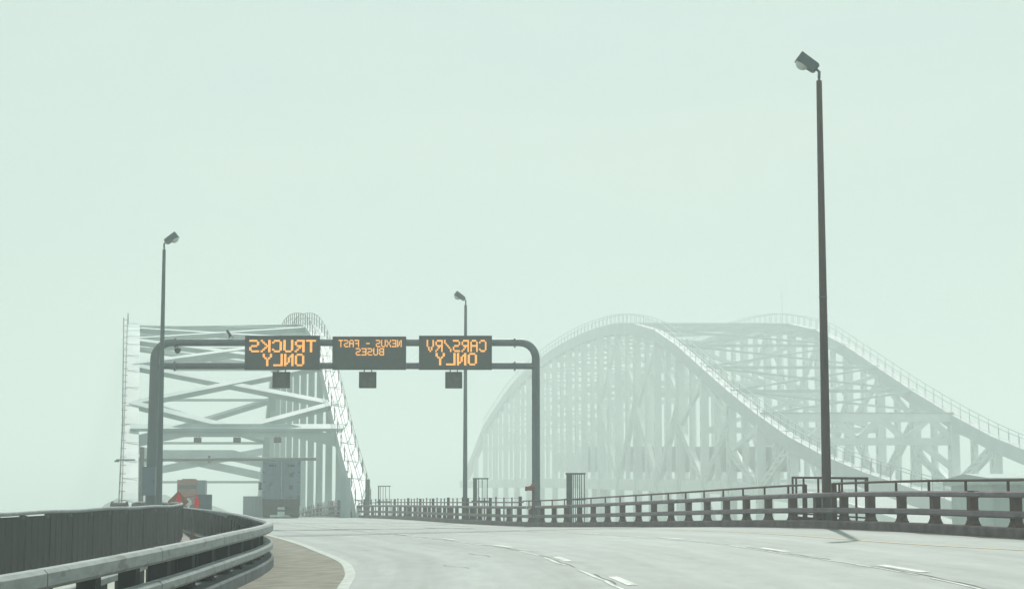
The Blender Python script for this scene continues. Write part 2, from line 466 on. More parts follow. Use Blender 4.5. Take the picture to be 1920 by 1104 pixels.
M['grime'] = mat("gutter_grime", (0.17,0.155,0.12), (0.09,0.08,0.065), 0.95, 0, 2.5, 0.5, detail=12)
rows = []
for i in range(330):
    y = -15 + i * 0.5
    a, _ = road_point(y, None, 0.0, 0.004); b, _ = road_point(y, None, 0.22 + 0.12 * math.sin(y * 1.7) * math.sin(y * 0.43) + random.uniform(-0.05, 0.07), 0.004)
    rows.append([b, a])
sheet("gutter_grime", rows, M['grime'])
tar = []
for k in range(16):
    y = random.uniform(24, 90); o0 = random.uniform(2.0, 11.0); n_ = random.randint(4, 9); w_ = random.uniform(0.015, 0.03)
    drift, slope = random.uniform(-0.25, 0.25), random.uniform(-0.9, 0.9); rr_ = []
    for q in range(n_ + 1):
        o = o0 + slope * q * 0.35 + random.uniform(-0.06, 0.06)
        yy = y + q * 0.5
        rr_.append([road_point(yy, o, None, 0.005)[0], road_point(yy, o + w_, None, 0.005)[0]])
    tar.append(rr_)
joined_sheets("road_crack", tar, M['joint'])
def cross_joint(y, wd, dl=0.0):
    return [[road_point(y + dl*k/8.0, k/8.0*13.6+0.35, None, 0.005)[0], road_point(y + dl*k/8.0 + wd, k/8.0*13.6+0.35, None, 0.005)[0]] for k in range(9)]
joined_sheets("expansion_joint", [cross_joint(64.5, 0.35, -3), cross_joint(66.2, 0.22, -3), cross_joint(100, 0.3, -4)], M['joint'])

# strip between the road and the outer wall
rows = []
for i in range(100):
    y = -20 + i * 1.8
    a = W.p(y, -0.3, 0); a.z -= 0.42 * (1 - min(1, max(0, (y - 62) / 20.0))); b = L.p(y, -0.75, 0); b.z = a.z + 0.02
    rows.append([a, a.lerp(b, 0.5), b])
sheet("side_path", rows, M['walk'])

# ------------------------------------------------------------------ parapets along the road
def kerb(name, C, ya, yb, o0, o1, h, m):
    mb = MB(); mb.sweep(C, ya, yb, [(o0,-0.5),(o1,-0.5),(o1,h-0.03),(o1-0.03*(1 if o1>o0 else -1),h),(o0+0.03*(1 if o1>o0 else -1),h),(o0,h-0.03)], 1.5)
    o = mb.build(name, m); o["kind"] = "structure"; return o
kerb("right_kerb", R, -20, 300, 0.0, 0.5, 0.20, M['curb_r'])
kerb("left_kerb", L, -20, 300, -0.5, 0.0, 0.20, M['curb_l'])

def post_mb(C, y, off, h0, h1, wd, dp, foot=True):
    base = C.p(y, off); d = C.dir(y); d.z = 0; d.normalize(); s = Vector((d.y, -d.x, 0))
    mb = MB()
    def rect(cz, hw, hd): 
        c = base + Vector((0,0,cz)); return [c - d*hw - s*hd, c + d*hw - s*hd, c + d*hw + s*hd, c - d*hw + s*hd]
    mb.prism(rect(h0, wd/2, dp/2), rect(h1 - 0.12, wd/2, dp/2))
    mb.prism(rect(h1 - 0.12, wd/2*1.12, dp/2), rect(h1, wd/2*1.12, dp/2))
    if foot:
        mb.prism(rect(h0 - 0.002, wd/2*1.75, dp/2*1.2), rect(h0 + 0.03, wd/2*1.75, dp/2*1.2))
        mb.prism(rect(h0 + 0.03, wd/2*1.6, dp/2*1.05), rect(h0 + 0.10, wd/2*1.12, dp/2*1.05))
    return mb

rr = thing("bridge_railing", R.p(40), "long reddish brown, rust-flecked post and rail barrier along the right road edge", "railing")
y = 6.0
while y < 205:
    e = min(y + 7.9, 205)
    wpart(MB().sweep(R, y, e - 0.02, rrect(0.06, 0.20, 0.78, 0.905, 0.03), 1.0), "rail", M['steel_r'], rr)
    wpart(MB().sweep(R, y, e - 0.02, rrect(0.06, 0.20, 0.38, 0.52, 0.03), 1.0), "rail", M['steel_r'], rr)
    y = e
ysR = []
y = 28.6
while y < 190: ysR.append(y + random.uniform(-0.05, 0.05)); y += 2.0 if y < 120 else 2.4
for y in ysR:
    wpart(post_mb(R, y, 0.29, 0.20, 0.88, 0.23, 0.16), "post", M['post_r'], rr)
# upper hand rail: near run with wide spacing, far run lower with thin uprights that stand above it
hr = MB()
hr.sweep(R, 6, 47.3, rrect(0.27, 0.33, 1.10, 1.155, 0.012), 1.0)
hr.sweep(R, 49.6, 84, rrect(0.27, 0.33, 1.10, 1.155, 0.012), 1.0)
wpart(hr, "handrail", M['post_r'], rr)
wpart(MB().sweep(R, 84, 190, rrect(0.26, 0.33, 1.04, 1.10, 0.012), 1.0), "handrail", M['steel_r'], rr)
for y in ysR:
    if y < 84 and not (47.2 < y < 49.7):
        p = R.p(y + 0.35, 0.30)
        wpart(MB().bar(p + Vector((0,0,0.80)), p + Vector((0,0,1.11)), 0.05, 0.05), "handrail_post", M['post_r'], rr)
y = 84.5; k = 0
while y < 176:
    p = R.p(y, 0.30); wd = 0.15 if k % 4 == 0 else 0.065
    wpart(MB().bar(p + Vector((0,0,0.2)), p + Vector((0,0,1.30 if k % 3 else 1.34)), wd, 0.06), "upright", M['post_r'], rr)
    y += random.uniform(1.15, 1.6); k += 1
wpart(MB().sweep(R, 84, 176, rrect(0.29, 0.305, 1.26, 1.275, 0.003), 2.0), "wire", M['thin'], rr)
for y in (38.2, 46.3, 54.2, 62.1):
    for dz in (0.78, 0.905, 0.38, 0.52):
        p = R.p(y, 0.13, dz)
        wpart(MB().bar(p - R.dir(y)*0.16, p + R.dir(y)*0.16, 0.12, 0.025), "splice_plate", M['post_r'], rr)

y0L = -5.8
lr = thing("roadside_barrier", L.p(25), "pale grey two rail barrier curving along the left road edge", "barrier")
y = y0L
while y < 150:
    e = y + 5.6
    for (z0, z1) in ((0.70, 0.88), (0.34, 0.49)):
        wpart(MB().sweep(L, y, e - 0.035, rrect(-0.20, -0.02, z0, z1, 0.035), 0.5), "rail", M['steel_l'], lr)
        wpart(MB().sweep(L, e - 0.12, e + 0.12, rrect(-0.17, -0.05, z0 + 0.03, z1 - 0.03, 0.01), 0.2), "rail_sleeve", M['post_l'], lr)
    y = e
y = 9.1
while y < 60:
    wpart(post_mb(L, y, -0.32, 0.20, 0.84, 0.27, 0.2), "post", M['post_l'], lr); y += 2.1

lf = thing("sheet_fence", L.p(60,-0.5), "low dark sheet fence hugging the back of the curving left barrier", "fence")
y = 24.2
while y < 165:
    e = y + 2.1
    ft = 0.72 + 0.16 * min(1, max(0, (y - 44) / 40.0))
    mb = MB().sweep(L, y, e - 0.03, [(-0.56,-0.35),(-0.52,-0.35),(-0.52,ft),(-0.56,ft)], 0.7)
    mb.sweep(L, e - 0.05, e + 0.01, [(-0.60,-0.35),(-0.50,-0.35),(-0.50,ft+0.02),(-0.60,ft+0.02)], 0.2)
    wpart(mb, "panel", M['fence'], lf); y = e

wl = thing("panel_wall", W.p(45), "tall dark ribbed panel wall under a pale pipe at far left", "wall")
y = 10.0
while y < 160:
    e = y + 2.4
    mb = MB().sweep(W, y, e - 0.02, [(-0.05,-1.0),(0.0,-1.0),(0.0,1.07 if y < 47 else 1.13),(-0.05,1.07 if y < 47 else 1.13)], 0.8)
    mb.sweep(W, e - 0.05, e + 0.03, [(-0.10,-1.0),(0.035,-1.0),(0.035,1.09),(-0.10,1.09)], 0.2)
    for q in range(1, 4):
        yy = y + 2.4 * q / 4.0
        mb.sweep(W, yy - 0.015, yy + 0.015, [(0.0,-1.0),(0.012,-1.0),(0.012,1.06),(0.0,1.06)], 0.2)
    wpart(mb, "panel", M['fence'], wl)
    if int((y - 10) / 2.4) % 1 == 0:
        p = W.p(e - 0.2, -0.03)
        wpart(MB().bar(p + Vector((0,0,1.0)), p + Vector((0,0,1.16)), 0.32, 0.07, up=(1,0,0)), "cap_bracket", M['post_l'], wl)
    y = e
pts = [W.p(10 + 1.5*i, -0.03, 1.16 + 0.012*math.sin(i*1.3) + 0.01*math.sin(i*0.45)) for i in range(100)]
wpart(MB().tube(pts, 0.052, 10), "cap_rail", M['cap'], wl, True)

# low guard rail on the side path
LG = Curve3([(20,-5.9,-0.25),(28,-6.45,-0.25),(36,-7.15,-0.25),(46,-8.4,-0.2),(54,-9.6,-0.2)])
lg = thing("low_guard_rail", LG.p(30), "low pale guard rail on the side path, glimpsed under the left barrier", "barrier")
wpart(MB().sweep(LG, 22, 52, rrect(-0.04,0.04,0.22,0.34,0.02), 1.0), "rail", M['steel_l'], lg)
y = 23.0
while y < 52:
    p = LG.p(y, -0.08); wpart(MB().bar(p + Vector((0,0,-0.45)), p + Vector((0,0,0.30)), 0.12, 0.08), "post", M['post_l'], lg); y += 2.0

# ------------------------------------------------------------------ street lamps
def make_lamp(loc, h, side, label, r0=0.13, r1=0.075, paint='lamp'):
    """side -1: the lantern looks left"""
    t = thing("street_lamp", loc, label, "street lamp", "street lamps along the bridge approach")
    part(MB().tube([(0,0,0),(0,0,0.02),(0,0,h)], [r0*1.02, r0, r1], 18), "pole", M[paint], t, True)
    part(MB().box(-0.05,0.05,-r0-0.012,-r0+0.03,0.5,0.75), "access_hatch", M['lamp'], t)
    part(MB().tube([(0,0,h*0.52),(0,0,h*0.52+0.04)], (r0+r1)/2+0.008, 16), "joint_band", M['lamp'], t)
    mb = MB().box(-0.24,0.24,-0.24,0.24,0.0,0.04)
    for sx in (-1,1):
        for sy in (-1,1): mb.tube([(sx*0.18,sy*0.18,0.03),(sx*0.18,sy*0.18,0.1)], 0.02, 6)
    part(mb, "base_plate", M['lamp'], t)
    s = side
    part(MB().tube([(0,0,h-0.02),(0,0,h+0.06),(0,0,h+0.07),(s*-0.01,0,h+0.24),(s*0.05,0,h+0.30),(s*0.14,0,h+0.31)], [0.035,0.03,0.042,0.04,0.038,0.035], 10), "arm", M['lamp'], t, True)
    a = math.radians(37)
    ux, uz = Vector((s*math.cos(a),0,math.sin(a))), Vector((-s*math.sin(a),0,math.cos(a)))
    c0 = Vector((s*0.06,0,h+0.30))
    mb = MB()
    def sec(d, lo, hi, hy):
        c = c0 + ux*d
        return [c + uz*lo + Vector((0,-hy,0)), c + uz*lo + Vector((0,hy,0)), c + uz*hi + Vector((0,hy*0.94,0)), c + uz*hi + Vector((0,-hy*0.94,0))]
    mb.prism(sec(0.0,-0.07,0.10,0.13), sec(0.05,-0.10,0.13,0.17)); mb.prism(sec(0.052,-0.10,0.132,0.17), sec(0.60,-0.14,0.135,0.18))
    hd = part(mb, "lamp_head", M['lamp'], t)
    g = MB(); cc = c0 + ux*0.40 - uz*0.115; rings = []
    for i in range(7):
        ph = math.pi/2 * i/6
        for k in range(18):
            th = 2*math.pi*k/18
            g.v.append(tuple(cc + ux*0.18*math.cos(ph)*math.cos(th) + Vector((0,1,0))*0.15*math.cos(ph)*math.sin(th) - uz*0.15*math.sin(ph)))
    for i in range(6):
        for k in range(18):
            j = (k+1)%18; g.f.append((i*18+k,i*18+j,(i+1)*18+j,(i+1)*18+k))
    gl = part(g, "lens", M['glass'], t, True); gl.parent = hd
    return t
p = at(1551, 976, 48.3); ztop = at(1539, 152, 48.3).z
make_lamp((p.x, 48.3, 0.3), ztop - 0.3, -1, "tallest nearest dark lamp post at right, rising behind the reddish railing", paint='lamp_flare')
p = at(298, 940, 79.0); ztop = at(304, 468, 79.0).z
make_lamp((p.x, 79.0, -0.3), ztop + 0.3, 1, "lamp post at left in front of the gantry, lantern facing right", 0.145, 0.07)
p = at(872, 940, 99.0); ztop = at(870, 572, 99.0).z
make_lamp((p.x, 99.0, -0.1), ztop + 0.1, -1, "faint far lamp post behind the cars sign, lantern facing left", 0.13, 0.075)

# platform rail round the foot of the near lamp
pf = thing("service_platform_rail", (p.x*0+8.3, 49.2, 0.3), "reddish rectangular rail frame around the foot of the nearest lamp post", "railing")
def pfp(px, py, Y): return at(px, py, Y)
fa, fb = pfp(1486, 894.5, 51.3), pfp(1626, 896, 46.2)
zt = fa.z
mb = MB(); mb.bar(fa, fb, 0.05, 0.05)
ba, bb = fa + Vector((0.25,1.0,0)), fb + Vector((0.15,1.0,0))
mb.bar(ba, bb, 0.05, 0.05); mb.bar(fa, ba, 0.05, 0.05); mb.bar(fb, bb, 0.05, 0.05)
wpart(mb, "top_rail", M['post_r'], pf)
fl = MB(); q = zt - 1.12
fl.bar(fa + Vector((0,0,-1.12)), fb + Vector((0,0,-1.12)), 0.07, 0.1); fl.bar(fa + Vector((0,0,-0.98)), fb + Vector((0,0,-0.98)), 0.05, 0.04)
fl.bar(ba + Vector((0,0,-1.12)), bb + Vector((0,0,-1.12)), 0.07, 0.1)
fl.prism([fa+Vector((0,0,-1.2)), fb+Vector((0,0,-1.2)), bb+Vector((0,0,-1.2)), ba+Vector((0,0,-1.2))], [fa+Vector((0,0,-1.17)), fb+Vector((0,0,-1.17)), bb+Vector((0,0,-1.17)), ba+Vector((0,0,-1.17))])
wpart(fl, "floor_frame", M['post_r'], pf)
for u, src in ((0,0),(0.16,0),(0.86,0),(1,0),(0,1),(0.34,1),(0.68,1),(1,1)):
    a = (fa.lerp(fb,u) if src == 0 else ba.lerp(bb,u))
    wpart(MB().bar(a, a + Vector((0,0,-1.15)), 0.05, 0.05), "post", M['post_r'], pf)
for (y_, o_) in ((47.3,0.30),(49.6,0.30)):
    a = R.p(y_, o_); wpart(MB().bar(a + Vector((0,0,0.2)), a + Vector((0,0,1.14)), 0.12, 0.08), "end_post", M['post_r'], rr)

# ------------------------------------------------------------------ sign gantry
GY = 83.0
gl_, gr_ = at(283, 940, GY).x, at(1005, 940, GY).x
zt1, zt2 = at(650, 642, GY).z, at(650, 685.5, GY).z
ga = thing("sign_gantry", ((gl_+gr_)/2, GY, 0), "grey tubular overhead gantry with rounded corners spanning the whole road", "gantry")
xl, xr = gl_, gr_
zl0, zr0 = -0.4, -0.3
rad = 0.72
def corner(x, s):
    return [Vector((x + s*rad*(1-math.cos(a)), GY, zt1 - rad + rad*math.sin(a))) for a in [math.pi/2*i/8 for i in range(9)]]
cl, cr_ = corner(xl+0.05, 1), corner(xr, -1)
wpart(MB().tube([(xl-0.02,GY,zl0),(xl,GY,2.0)] + cl, [0.26,0.245] + [0.22-0.05*i/8 for i in range(9)], 18), "left_post" if False else "post", M['gantry'], ga, True)
wpart(MB().tube([(xr,GY,zr0),(xr,GY,2.0)] + cr_, [0.19,0.185] + [0.18-0.01*i/8 for i in range(9)], 18), "post", M['gantry'], ga, True)
wpart(MB().tube([cl[-1], cr_[-1]], 0.165, 18), "crossbeam", M['gantry'], ga, True)
wpart(MB().tube([(xl+0.1,GY,zt2),(xr-0.1,GY,zt2)], 0.155, 18), "crossbeam", M['gantry'], ga, True)
for x in (xl+0.95, xr-0.95):
    for z_ in (zt1, zt2):
        wpart(MB().tube([(x-0.04,GY,z_),(x-0.003,GY,z_)], 0.235, 18).tube([(x+0.003,GY,z_),(x+0.04,GY,z_)], 0.235, 18), "flange", M['gantry'], ga)
mb = MB()
for x, z0, r in ((xl-0.02,zl0,0.42),(xr,zr0,0.34)): mb.tube([(x,GY,z0-0.6),(x,GY,z0+0.05)], r, 12)
wpart(mb, "foundation", M['curb_l'], ga)

FONT = {'T':["11111","00100","00100","00100","00100","00100","00100"],'R':["11110","10001","10001","11110","10100","10010","10001"],
'U':["10001","10001","10001","10001","10001","10001","01110"],'C':["01110","10001","10000","10000","10000","10001","01110"],
'K':["10001","10010","10100","11000","10100","10010","10001"],'S':["01111","10000","10000","01110","00001","00001","11110"],
'O':["01110","10001","10001","10001","10001","10001","01110"],'N':["10001","11001","10101","10101","10101","10011","10001"],
'L':["10000","10000","10000","10000","10000","10000","11111"],'Y':["10001","10001","01010","00100","00100","00100","00100"],
'E':["11111","10000","10000","11110","10000","10000","11111"],'X':["10001","10001","01010","00100","01010","10001","10001"],
'-':["00000","00000","00000","11110","00000","00000","00000"],'F':["11111","10000","10000","11110","10000","10000","10000"],
'A':["01110","10001","10001","11111","10001","10001","10001"],'B':["11110","10001","10001","11110","10001","10001","11110"],
'/':["00001","00001","00010","00100","01000","10000","10000"],'V':["10001","10001","10001","10001","01010","01010","00100"],' ':["00000"]*7}
SY = GY - 0.42
def lettering(mb, text, px0, px1, py0, py1, fat):
    """mirror-reversed dot matrix: the first letter stands at the right end"""
    a, b = at(px0, py0, SY), at(px1, py1, SY)
    cols = len(text) * 6 - 1
    cw, rh = (b.x - a.x) / cols, (a.z - b.z) / 7.0
    for i, ch in enumerate(text):
        for r, row in enumerate(FONT[ch]):
            for c, bit in enumerate(row):
                if bit == '1':
                    col = i * 6 + c
                    x = b.x - (col + 0.5) * cw; z = a.z - (r + 0.5) * rh
                    hx, hz = cw * fat, rh * min(fat, 0.52)
                    mb.box(x - hx, x + hx, SY - 0.012, SY + 0.004, z - hz, z + hz)
def led_sign(px0, px1, py0, py1, lines, label):
    a, b = at(px0, py0, SY), at(px1, py1, SY)
    t = thing("led_sign", ((a.x+b.x)/2, SY, b.z), label, "electronic sign", "electronic signs on the gantry")
    mb = MB().box(a.x, b.x, SY, SY + 0.24, b.z, a.z)
    mb.box(a.x-0.03, b.x+0.03, SY-0.05, SY+0.02, a.z, a.z+0.03); mb.box(a.x-0.03, b.x+0.03, SY-0.05, SY+0.02, b.z-0.03, b.z)
    mb.box(a.x-0.03, a.x, SY-0.05, SY+0.02, b.z, a.z); mb.box(b.x, b.x+0.03, SY-0.05, SY+0.02, b.z, a.z)
    wpart(mb, "housing", M['sign'], t)
    tx = MB()
    for l in lines: lettering(tx, *l)
    wpart(tx, "lettering", M['led'], t)
    mb = MB()
    for x in (a.x + 0.5, b.x - 0.5):
        mb.box(x-0.05, x+0.05, SY+0.24, SY+0.252, b.z+0.05, a.z-0.05)
    wpart(mb, "bracket", M['gantry'], t)
led_sign(461,598,630.5,692, [("TRUCKS",468,592,637,660,0.62),("ONLY",493,570,663,686,0.62)], "left electronic sign reading TRUCKS ONLY in mirrored amber letters")
led_sign(625,760,632,692, [("NEXUS - FAST",635,753,637,650.5,0.55),("BUSES",667,720,652.5,666,0.55)], "middle electronic sign reading NEXUS - FAST BUSES in mirrored amber letters")
led_sign(787,921,630.5,692, [("CARS/RV",800,912,637,659.5,0.52),("ONLY",817,894,661.5,684.5,0.62)], "right electronic sign reading CARS/RV ONLY in mirrored amber letters")
def lane_signal(px0, px1, py0, py1, Y, label, group):
    a, b = at(px0, py0, Y), at(px1, py1, Y)
    t = thing("lane_signal", ((a.x+b.x)/2, Y, b.z), label, "lane signal", group)
    mb = MB().box(a.x, b.x, Y, Y+0.22, b.z, a.z)
    mb.box(a.x-0.015, b.x+0.015, Y-0.12, Y, a.z-0.02, a.z+0.01)
    mb.box(a.x-0.015, a.x+0.01, Y-0.08, Y, b.z, a.z-0.02); mb.box(b.x-0.01, b.x+0.015, Y-0.08, Y, b.z, a.z-0.02)
    wpart(mb, "housing", M['sign'], t)
    wpart(MB().box(a.x+0.06, b.x-0.06, Y-0.012, Y+0.005, b.z+0.06, a.z-0.06), "screen", M['joint'], t)
    for q in (0.28, 0.72):
        x = a.x + (b.x-a.x)*q
        wpart(MB().box(x-0.025, x+0.025, Y+0.08, Y+0.13, a.z, a.z+0.13), "hanger", M['gantry'], t)
lane_signal(512,543,697.5,727,SY+0.02,"dark square lane signal hanging under the TRUCKS ONLY sign","square lane signals under the gantry")
lane_signal(674,705,697.5,727,SY+0.02,"dark square lane signal hanging under the NEXUS sign","square lane signals under the gantry")
lane_signal(835.5,866,697.5,727.5,SY+0.02,"dark square lane signal hanging under the CARS/RV sign","square lane signals under the gantry")
# dome camera under, small camera on top of the upper pipe
c = at(333, 657, GY); t = thing("dome_camera", c, "small dome camera hanging under the gantry's top pipe at left", "camera")
mb = MB(); part(mb.tube([(0,0,0.10),(0,0,0.35)], 0.02, 8), "stem", M['sign'], t)
mb = MB().tube([(0,0,0.12),(0,0,0.10),(0,0,0.02),(0,0,-0.05),(0,0,-0.11),(0,0,-0.14)], [0.05,0.13,0.15,0.13,0.08,0.02], 14); part(mb, "dome", M['sign'], t, True)
c = at(430, 634, GY); t = thing("pole_camera", c, "small angled camera standing on top of the gantry beside the TRUCKS sign", "camera")
part(MB().tube([(0,0,0),(0,0,0.14)], 0.03, 8).bar((-0.02,0,0.12),(0.2,0,0.04),0.04,0.03), "bracket", M['sign'], t)
part(MB().bar((0.06,0,0.1),(-0.12,-0.05,0.36),0.12,0.1), "camera_body", M['sign'], t)
# control cabinet on the left gantry post
a, b = at(267, 875, GY-0.45), at(290, 928.5, GY-0.45)
t = thing("control_cabinet", ((a.x+b.x)/2, GY-0.45, b.z), "blue grey control cabinet fixed to the foot of the left gantry post", "cabinet")
wpart(MB().box(a.x, b.x, GY-0.45, GY-0.27, b.z, a.z).box(a.x-0.02,b.x+0.02,GY-0.48,GY-0.25,a.z,a.z+0.02), "housing", M['cabinet'], t)
wpart(MB().box(a.x+0.03, b.x-0.03, GY-0.462, GY-0.452, b.z+0.04, a.z-0.04), "door", M['cabinet'], t)
wpart(MB().box(b.x-0.08, b.x-0.05, GY-0.48, GY-0.463, b.z+0.55, b.z+0.7), "handle", M['sign'], t)
# red hose valve at the right gantry post
c = at(1000, 935, 80.5); t = thing("hose_valve", (c.x, 80.5, c.z-0.75), "dull red hose valve on a dark pipe beside the right gantry post", "valve")
part(MB().tube([(0,0,0),(0,0,1.0),(-0.02,0,1.12)], [0.06,0.06,0.05], 10), "pipe", M['post_r'], t, True)
part(MB().tube([(0.05,0,1.24),(-0.12,0,1.22),(-0.25,0,1.2),(-0.27,0,1.2),(-0.36,0,1.2)], [0.13,0.11,0.08,0.1,0.1], 12).tube([(-0.05,0,1.3),(-0.05,0,1.4)],0.05,8), "valve_head", M['redpaint'], t, True)
part(MB().tube([(-0.12,-0.02,0.35),(-0.3,-0.02,0.3),(-0.3,-0.02,0.42)],0.02,6), "hook", M['whiteplastic'], t)

# ladder cages beyond the right railing
def cage(px0, px1, py0, Y, label, nb, solid):
    a, b = at(px0, py0, Y), at(px1, py0, Y)
    zb = R.p(Y).z + 1.12
    t = thing("ladder_cage", ((a.x+b.x)/2, Y, zb), label, "cage", "ladder cages beyond the right railing")
    wd = b.x - a.x; H = a.z - zb
    mb = MB().box(-wd/2-0.02, wd/2+0.02, 0, 0.06, H-0.06, H).box(-wd/2-0.02, wd/2+0.02, 0.7, 0.76, H-0.06, H).box(-wd/2-0.02,-wd/2+0.04,0.06,0.7,H-0.06,H).box(wd/2-0.04,wd/2+0.02,0.06,0.7,H-0.06,H)
    part(mb, "top_frame", M['thin'], t)
    part(MB().box(-wd/2-0.08, wd/2+0.02, -0.04, 0.8, -0.02, 0.05), "floor_frame", M['thin'], t)
    if solid: part(MB().box(-wd/2, -wd/2+solid, -0.01, 0.05, -1.3, H-0.06), "side_panel", M['thin'], t)
    for i in range(nb):
        x = -wd/2 + solid + (wd - solid - 0.03) * (i + 0.5) / nb if i < nb - 1 else wd/2 - 0.03
        part(MB().box(x-0.018, x+0.018, 0.01, 0.045, -1.2, H-0.06), "bar", M['thin'], t)
cage(1062,1097,886,77,"biggest ladder cage, with a solid left side and five bars","".__len__()+6,0.24)
cage(887,915,895.5,95,"middle ladder cage just right of the far lamp post",3,0.2)
cage(709,731,910,128,"smallest farthest ladder cage near the end of the arch bridge",4,0.08)

# ------------------------------------------------------------------ vehicles
def wheel_mb(x, y, r, wd):
    return MB().tube([(x-wd/2,y,r),(x-wd/2+0.03,y,r),(x+wd/2-0.03,y,r),(x+wd/2,y,r)], [r*0.9,r,r,r*0.9], 20)
def trailer(name, loc, rz, label, wd, H, floor, length, mbody, group=None, detail=False, cat="truck"):
    flapw = 0.52 if detail else 0.3
    t = thing(name, loc, label, cat, group, rz)
    hw = wd / 2
    body = MB().box(-hw, hw, 0.05, length, floor, H)
    bo = part(body, "body", M['trailer_side'] if detail else mbody, t)
    fr = MB().box(-hw-0.015, hw+0.015, 0.0, 0.06, H-0.10, H+0.01).box(-hw-0.015, -hw+0.06, 0.0, 0.06, floor, H-0.1).box(hw-0.06, hw+0.015, 0.0, 0.06, floor, H-0.1)
    part(fr, "rear_frame", mbody, t)
    for s in (-1, 1):
        d = part(MB().box(min(s*0.015, s*(hw-0.07)), max(s*0.015, s*(hw-0.07)), 0.015, 0.045, floor+(0.21 if detail else 0.05), H-0.11), "rear_door", mbody, t)
        for q in (0.16, 0.40):
            x = s*hw*q
            g = MB().tube([(x,-0.02,floor+0.08),(x,-0.02,H-0.15)], 0.022, 6); g = part(g, "lock_bar", M['cap'], t); g.parent = d
        if detail:
            v = part(MB().box(s*0.66-0.25, s*0.66+0.25, 0.0, 0.014, H-0.42, H-0.27), "vent", M['dark'], t); v.parent = d
            for zz in (H-0.15, H-0.8, H-1.5, H-2.2, floor+0.2):
                g = part(MB().box(min(s*(hw-0.16),s*(hw-0.02)), max(s*(hw-0.16),s*(hw-0.02)), -0.02, 0.014, zz-0.03, zz+0.03), "hinge", M['dark'], t); g.parent = d
    if detail:
        # worn emblem and notices on the doors
        em = MB()
        for (x0,x1,z0,z1) in ((0.52,0.66,2.98,3.10),(0.60,0.80,2.92,3.04),(0.66,0.74,3.0,3.18),(0.76,0.84,3.02,3.22),(0.82,0.90,3.12,3.2),(0.56,0.74,2.86,2.94),(0.78,0.84,2.86,3.0)):
            em.box(x0,x1,0.004,0.014,z0,z1)
        part(em, "emblem", M['dark'], t)
        part(MB().box(0.48,0.80,0.004,0.014,2.0,2.30), "notice", M['dark'], t)
        nn = MB()
        for i in range(7): nn.box(-0.86+i*0.075,-0.86+i*0.075+0.05,0.004,0.014,3.0+0.012*(i%2),3.07)
        part(nn, "faded_lettering", M['decal'], t)
    part(MB().box(-hw, hw, 0.0, 0.12, floor-0.32, floor+(0.2 if detail else 0)), "sill", M['dark'], t)
    for s in (-1,1): part(MB().box(s*(hw-0.25)-0.1, s*(hw-0.25)+0.1, 0.0, 0.02, floor-0.14, floor-0.06), "tail_light", M['redpaint'], t)
    ch = MB().box(-0.5,-0.38,0.15,length*0.95,floor-0.35,floor-0.02).box(0.38,0.5,0.15,length*0.95,floor-0.35,floor-0.02)
    ch.box(-hw+0.1,hw-0.1,0.12,0.2,0.48,0.6).box(-0.8,-0.72,0.14,0.22,0.55,floor-0.2).box(0.72,0.8,0.14,0.22,0.55,floor-0.2)
    ch.box(-hw+0.3,hw-0.3,1.5,1.62,0.45,0.57).box(-hw+0.3,hw-0.3,2.75,2.87,0.45,0.57)
    part(ch, "chassis", M['dark'], t)
    for s in (-1,1):
        for yy in (1.55, 2.8):
            if yy < length - 1:
                part(wheel_mb(s*(hw-0.29), yy, 0.5, 0.5), "wheel", M['rubber'], t, True)
        part(MB().box(s*(hw-flapw-0.02)-flapw, s*(hw-flapw-0.02)+flapw, 0.6, 0.615, 0.22, floor-0.05), "mud_flap", M['dark'], t)
    return t
dirT = L.dir(131); rzT = math.atan(0.135)
p = at(527, 970, 131)
tk = trailer("semi_truck", (p.x, 131, p.z-0.03), rzT, "tall box lorry with grimy metal rear doors driving toward the arch bridge", 2.62, 4.02, 1.15, 13.4, M['trailer'], None, True)
cb = MB().box(-1.2,1.2,14.2,16.2,0.9,3.3).box(-1.15,1.15,16.2,18.0,0.7,2.6).box(-0.9,0.9,13.4,14.2,0.7,1.2)
part(cb, "cab", M['trailer_side'], tk)
for s in (-1,1):
    part(MB().box(s*1.5-0.13, s*1.5+0.13, 16.1,16.25,2.05,2.65).box(min(s*1.2,s*1.4),max(s*1.2,s*1.4),16.12,16.2,2.5,2.56).box(min(s*1.2,s*1.4),max(s*1.2,s*1.4),16.12,16.2,2.1,2.16), "wing_mirror", M['dark'], tk)
    for yy in (13.0, 17.2): part(wheel_mb(s*1.02, yy, 0.5, 0.4), "wheel", M['rubber'], tk, True)
M['van'] = mat("blue_grey_box", (0.10,0.14,0.17), (0.08,0.11,0.135), 0.6, 0, 2.0)
p = at(480, 970, 188); z0 = L.p(188).z*0.5 + R.p(188).z*0.5
trailer("box_truck", (p.x, 188, z0), rzT, "plain blue grey box truck half hidden behind the tall lorry", 2.6, at(471,930,188).z - z0, 1.1, 9.0, M['van'])
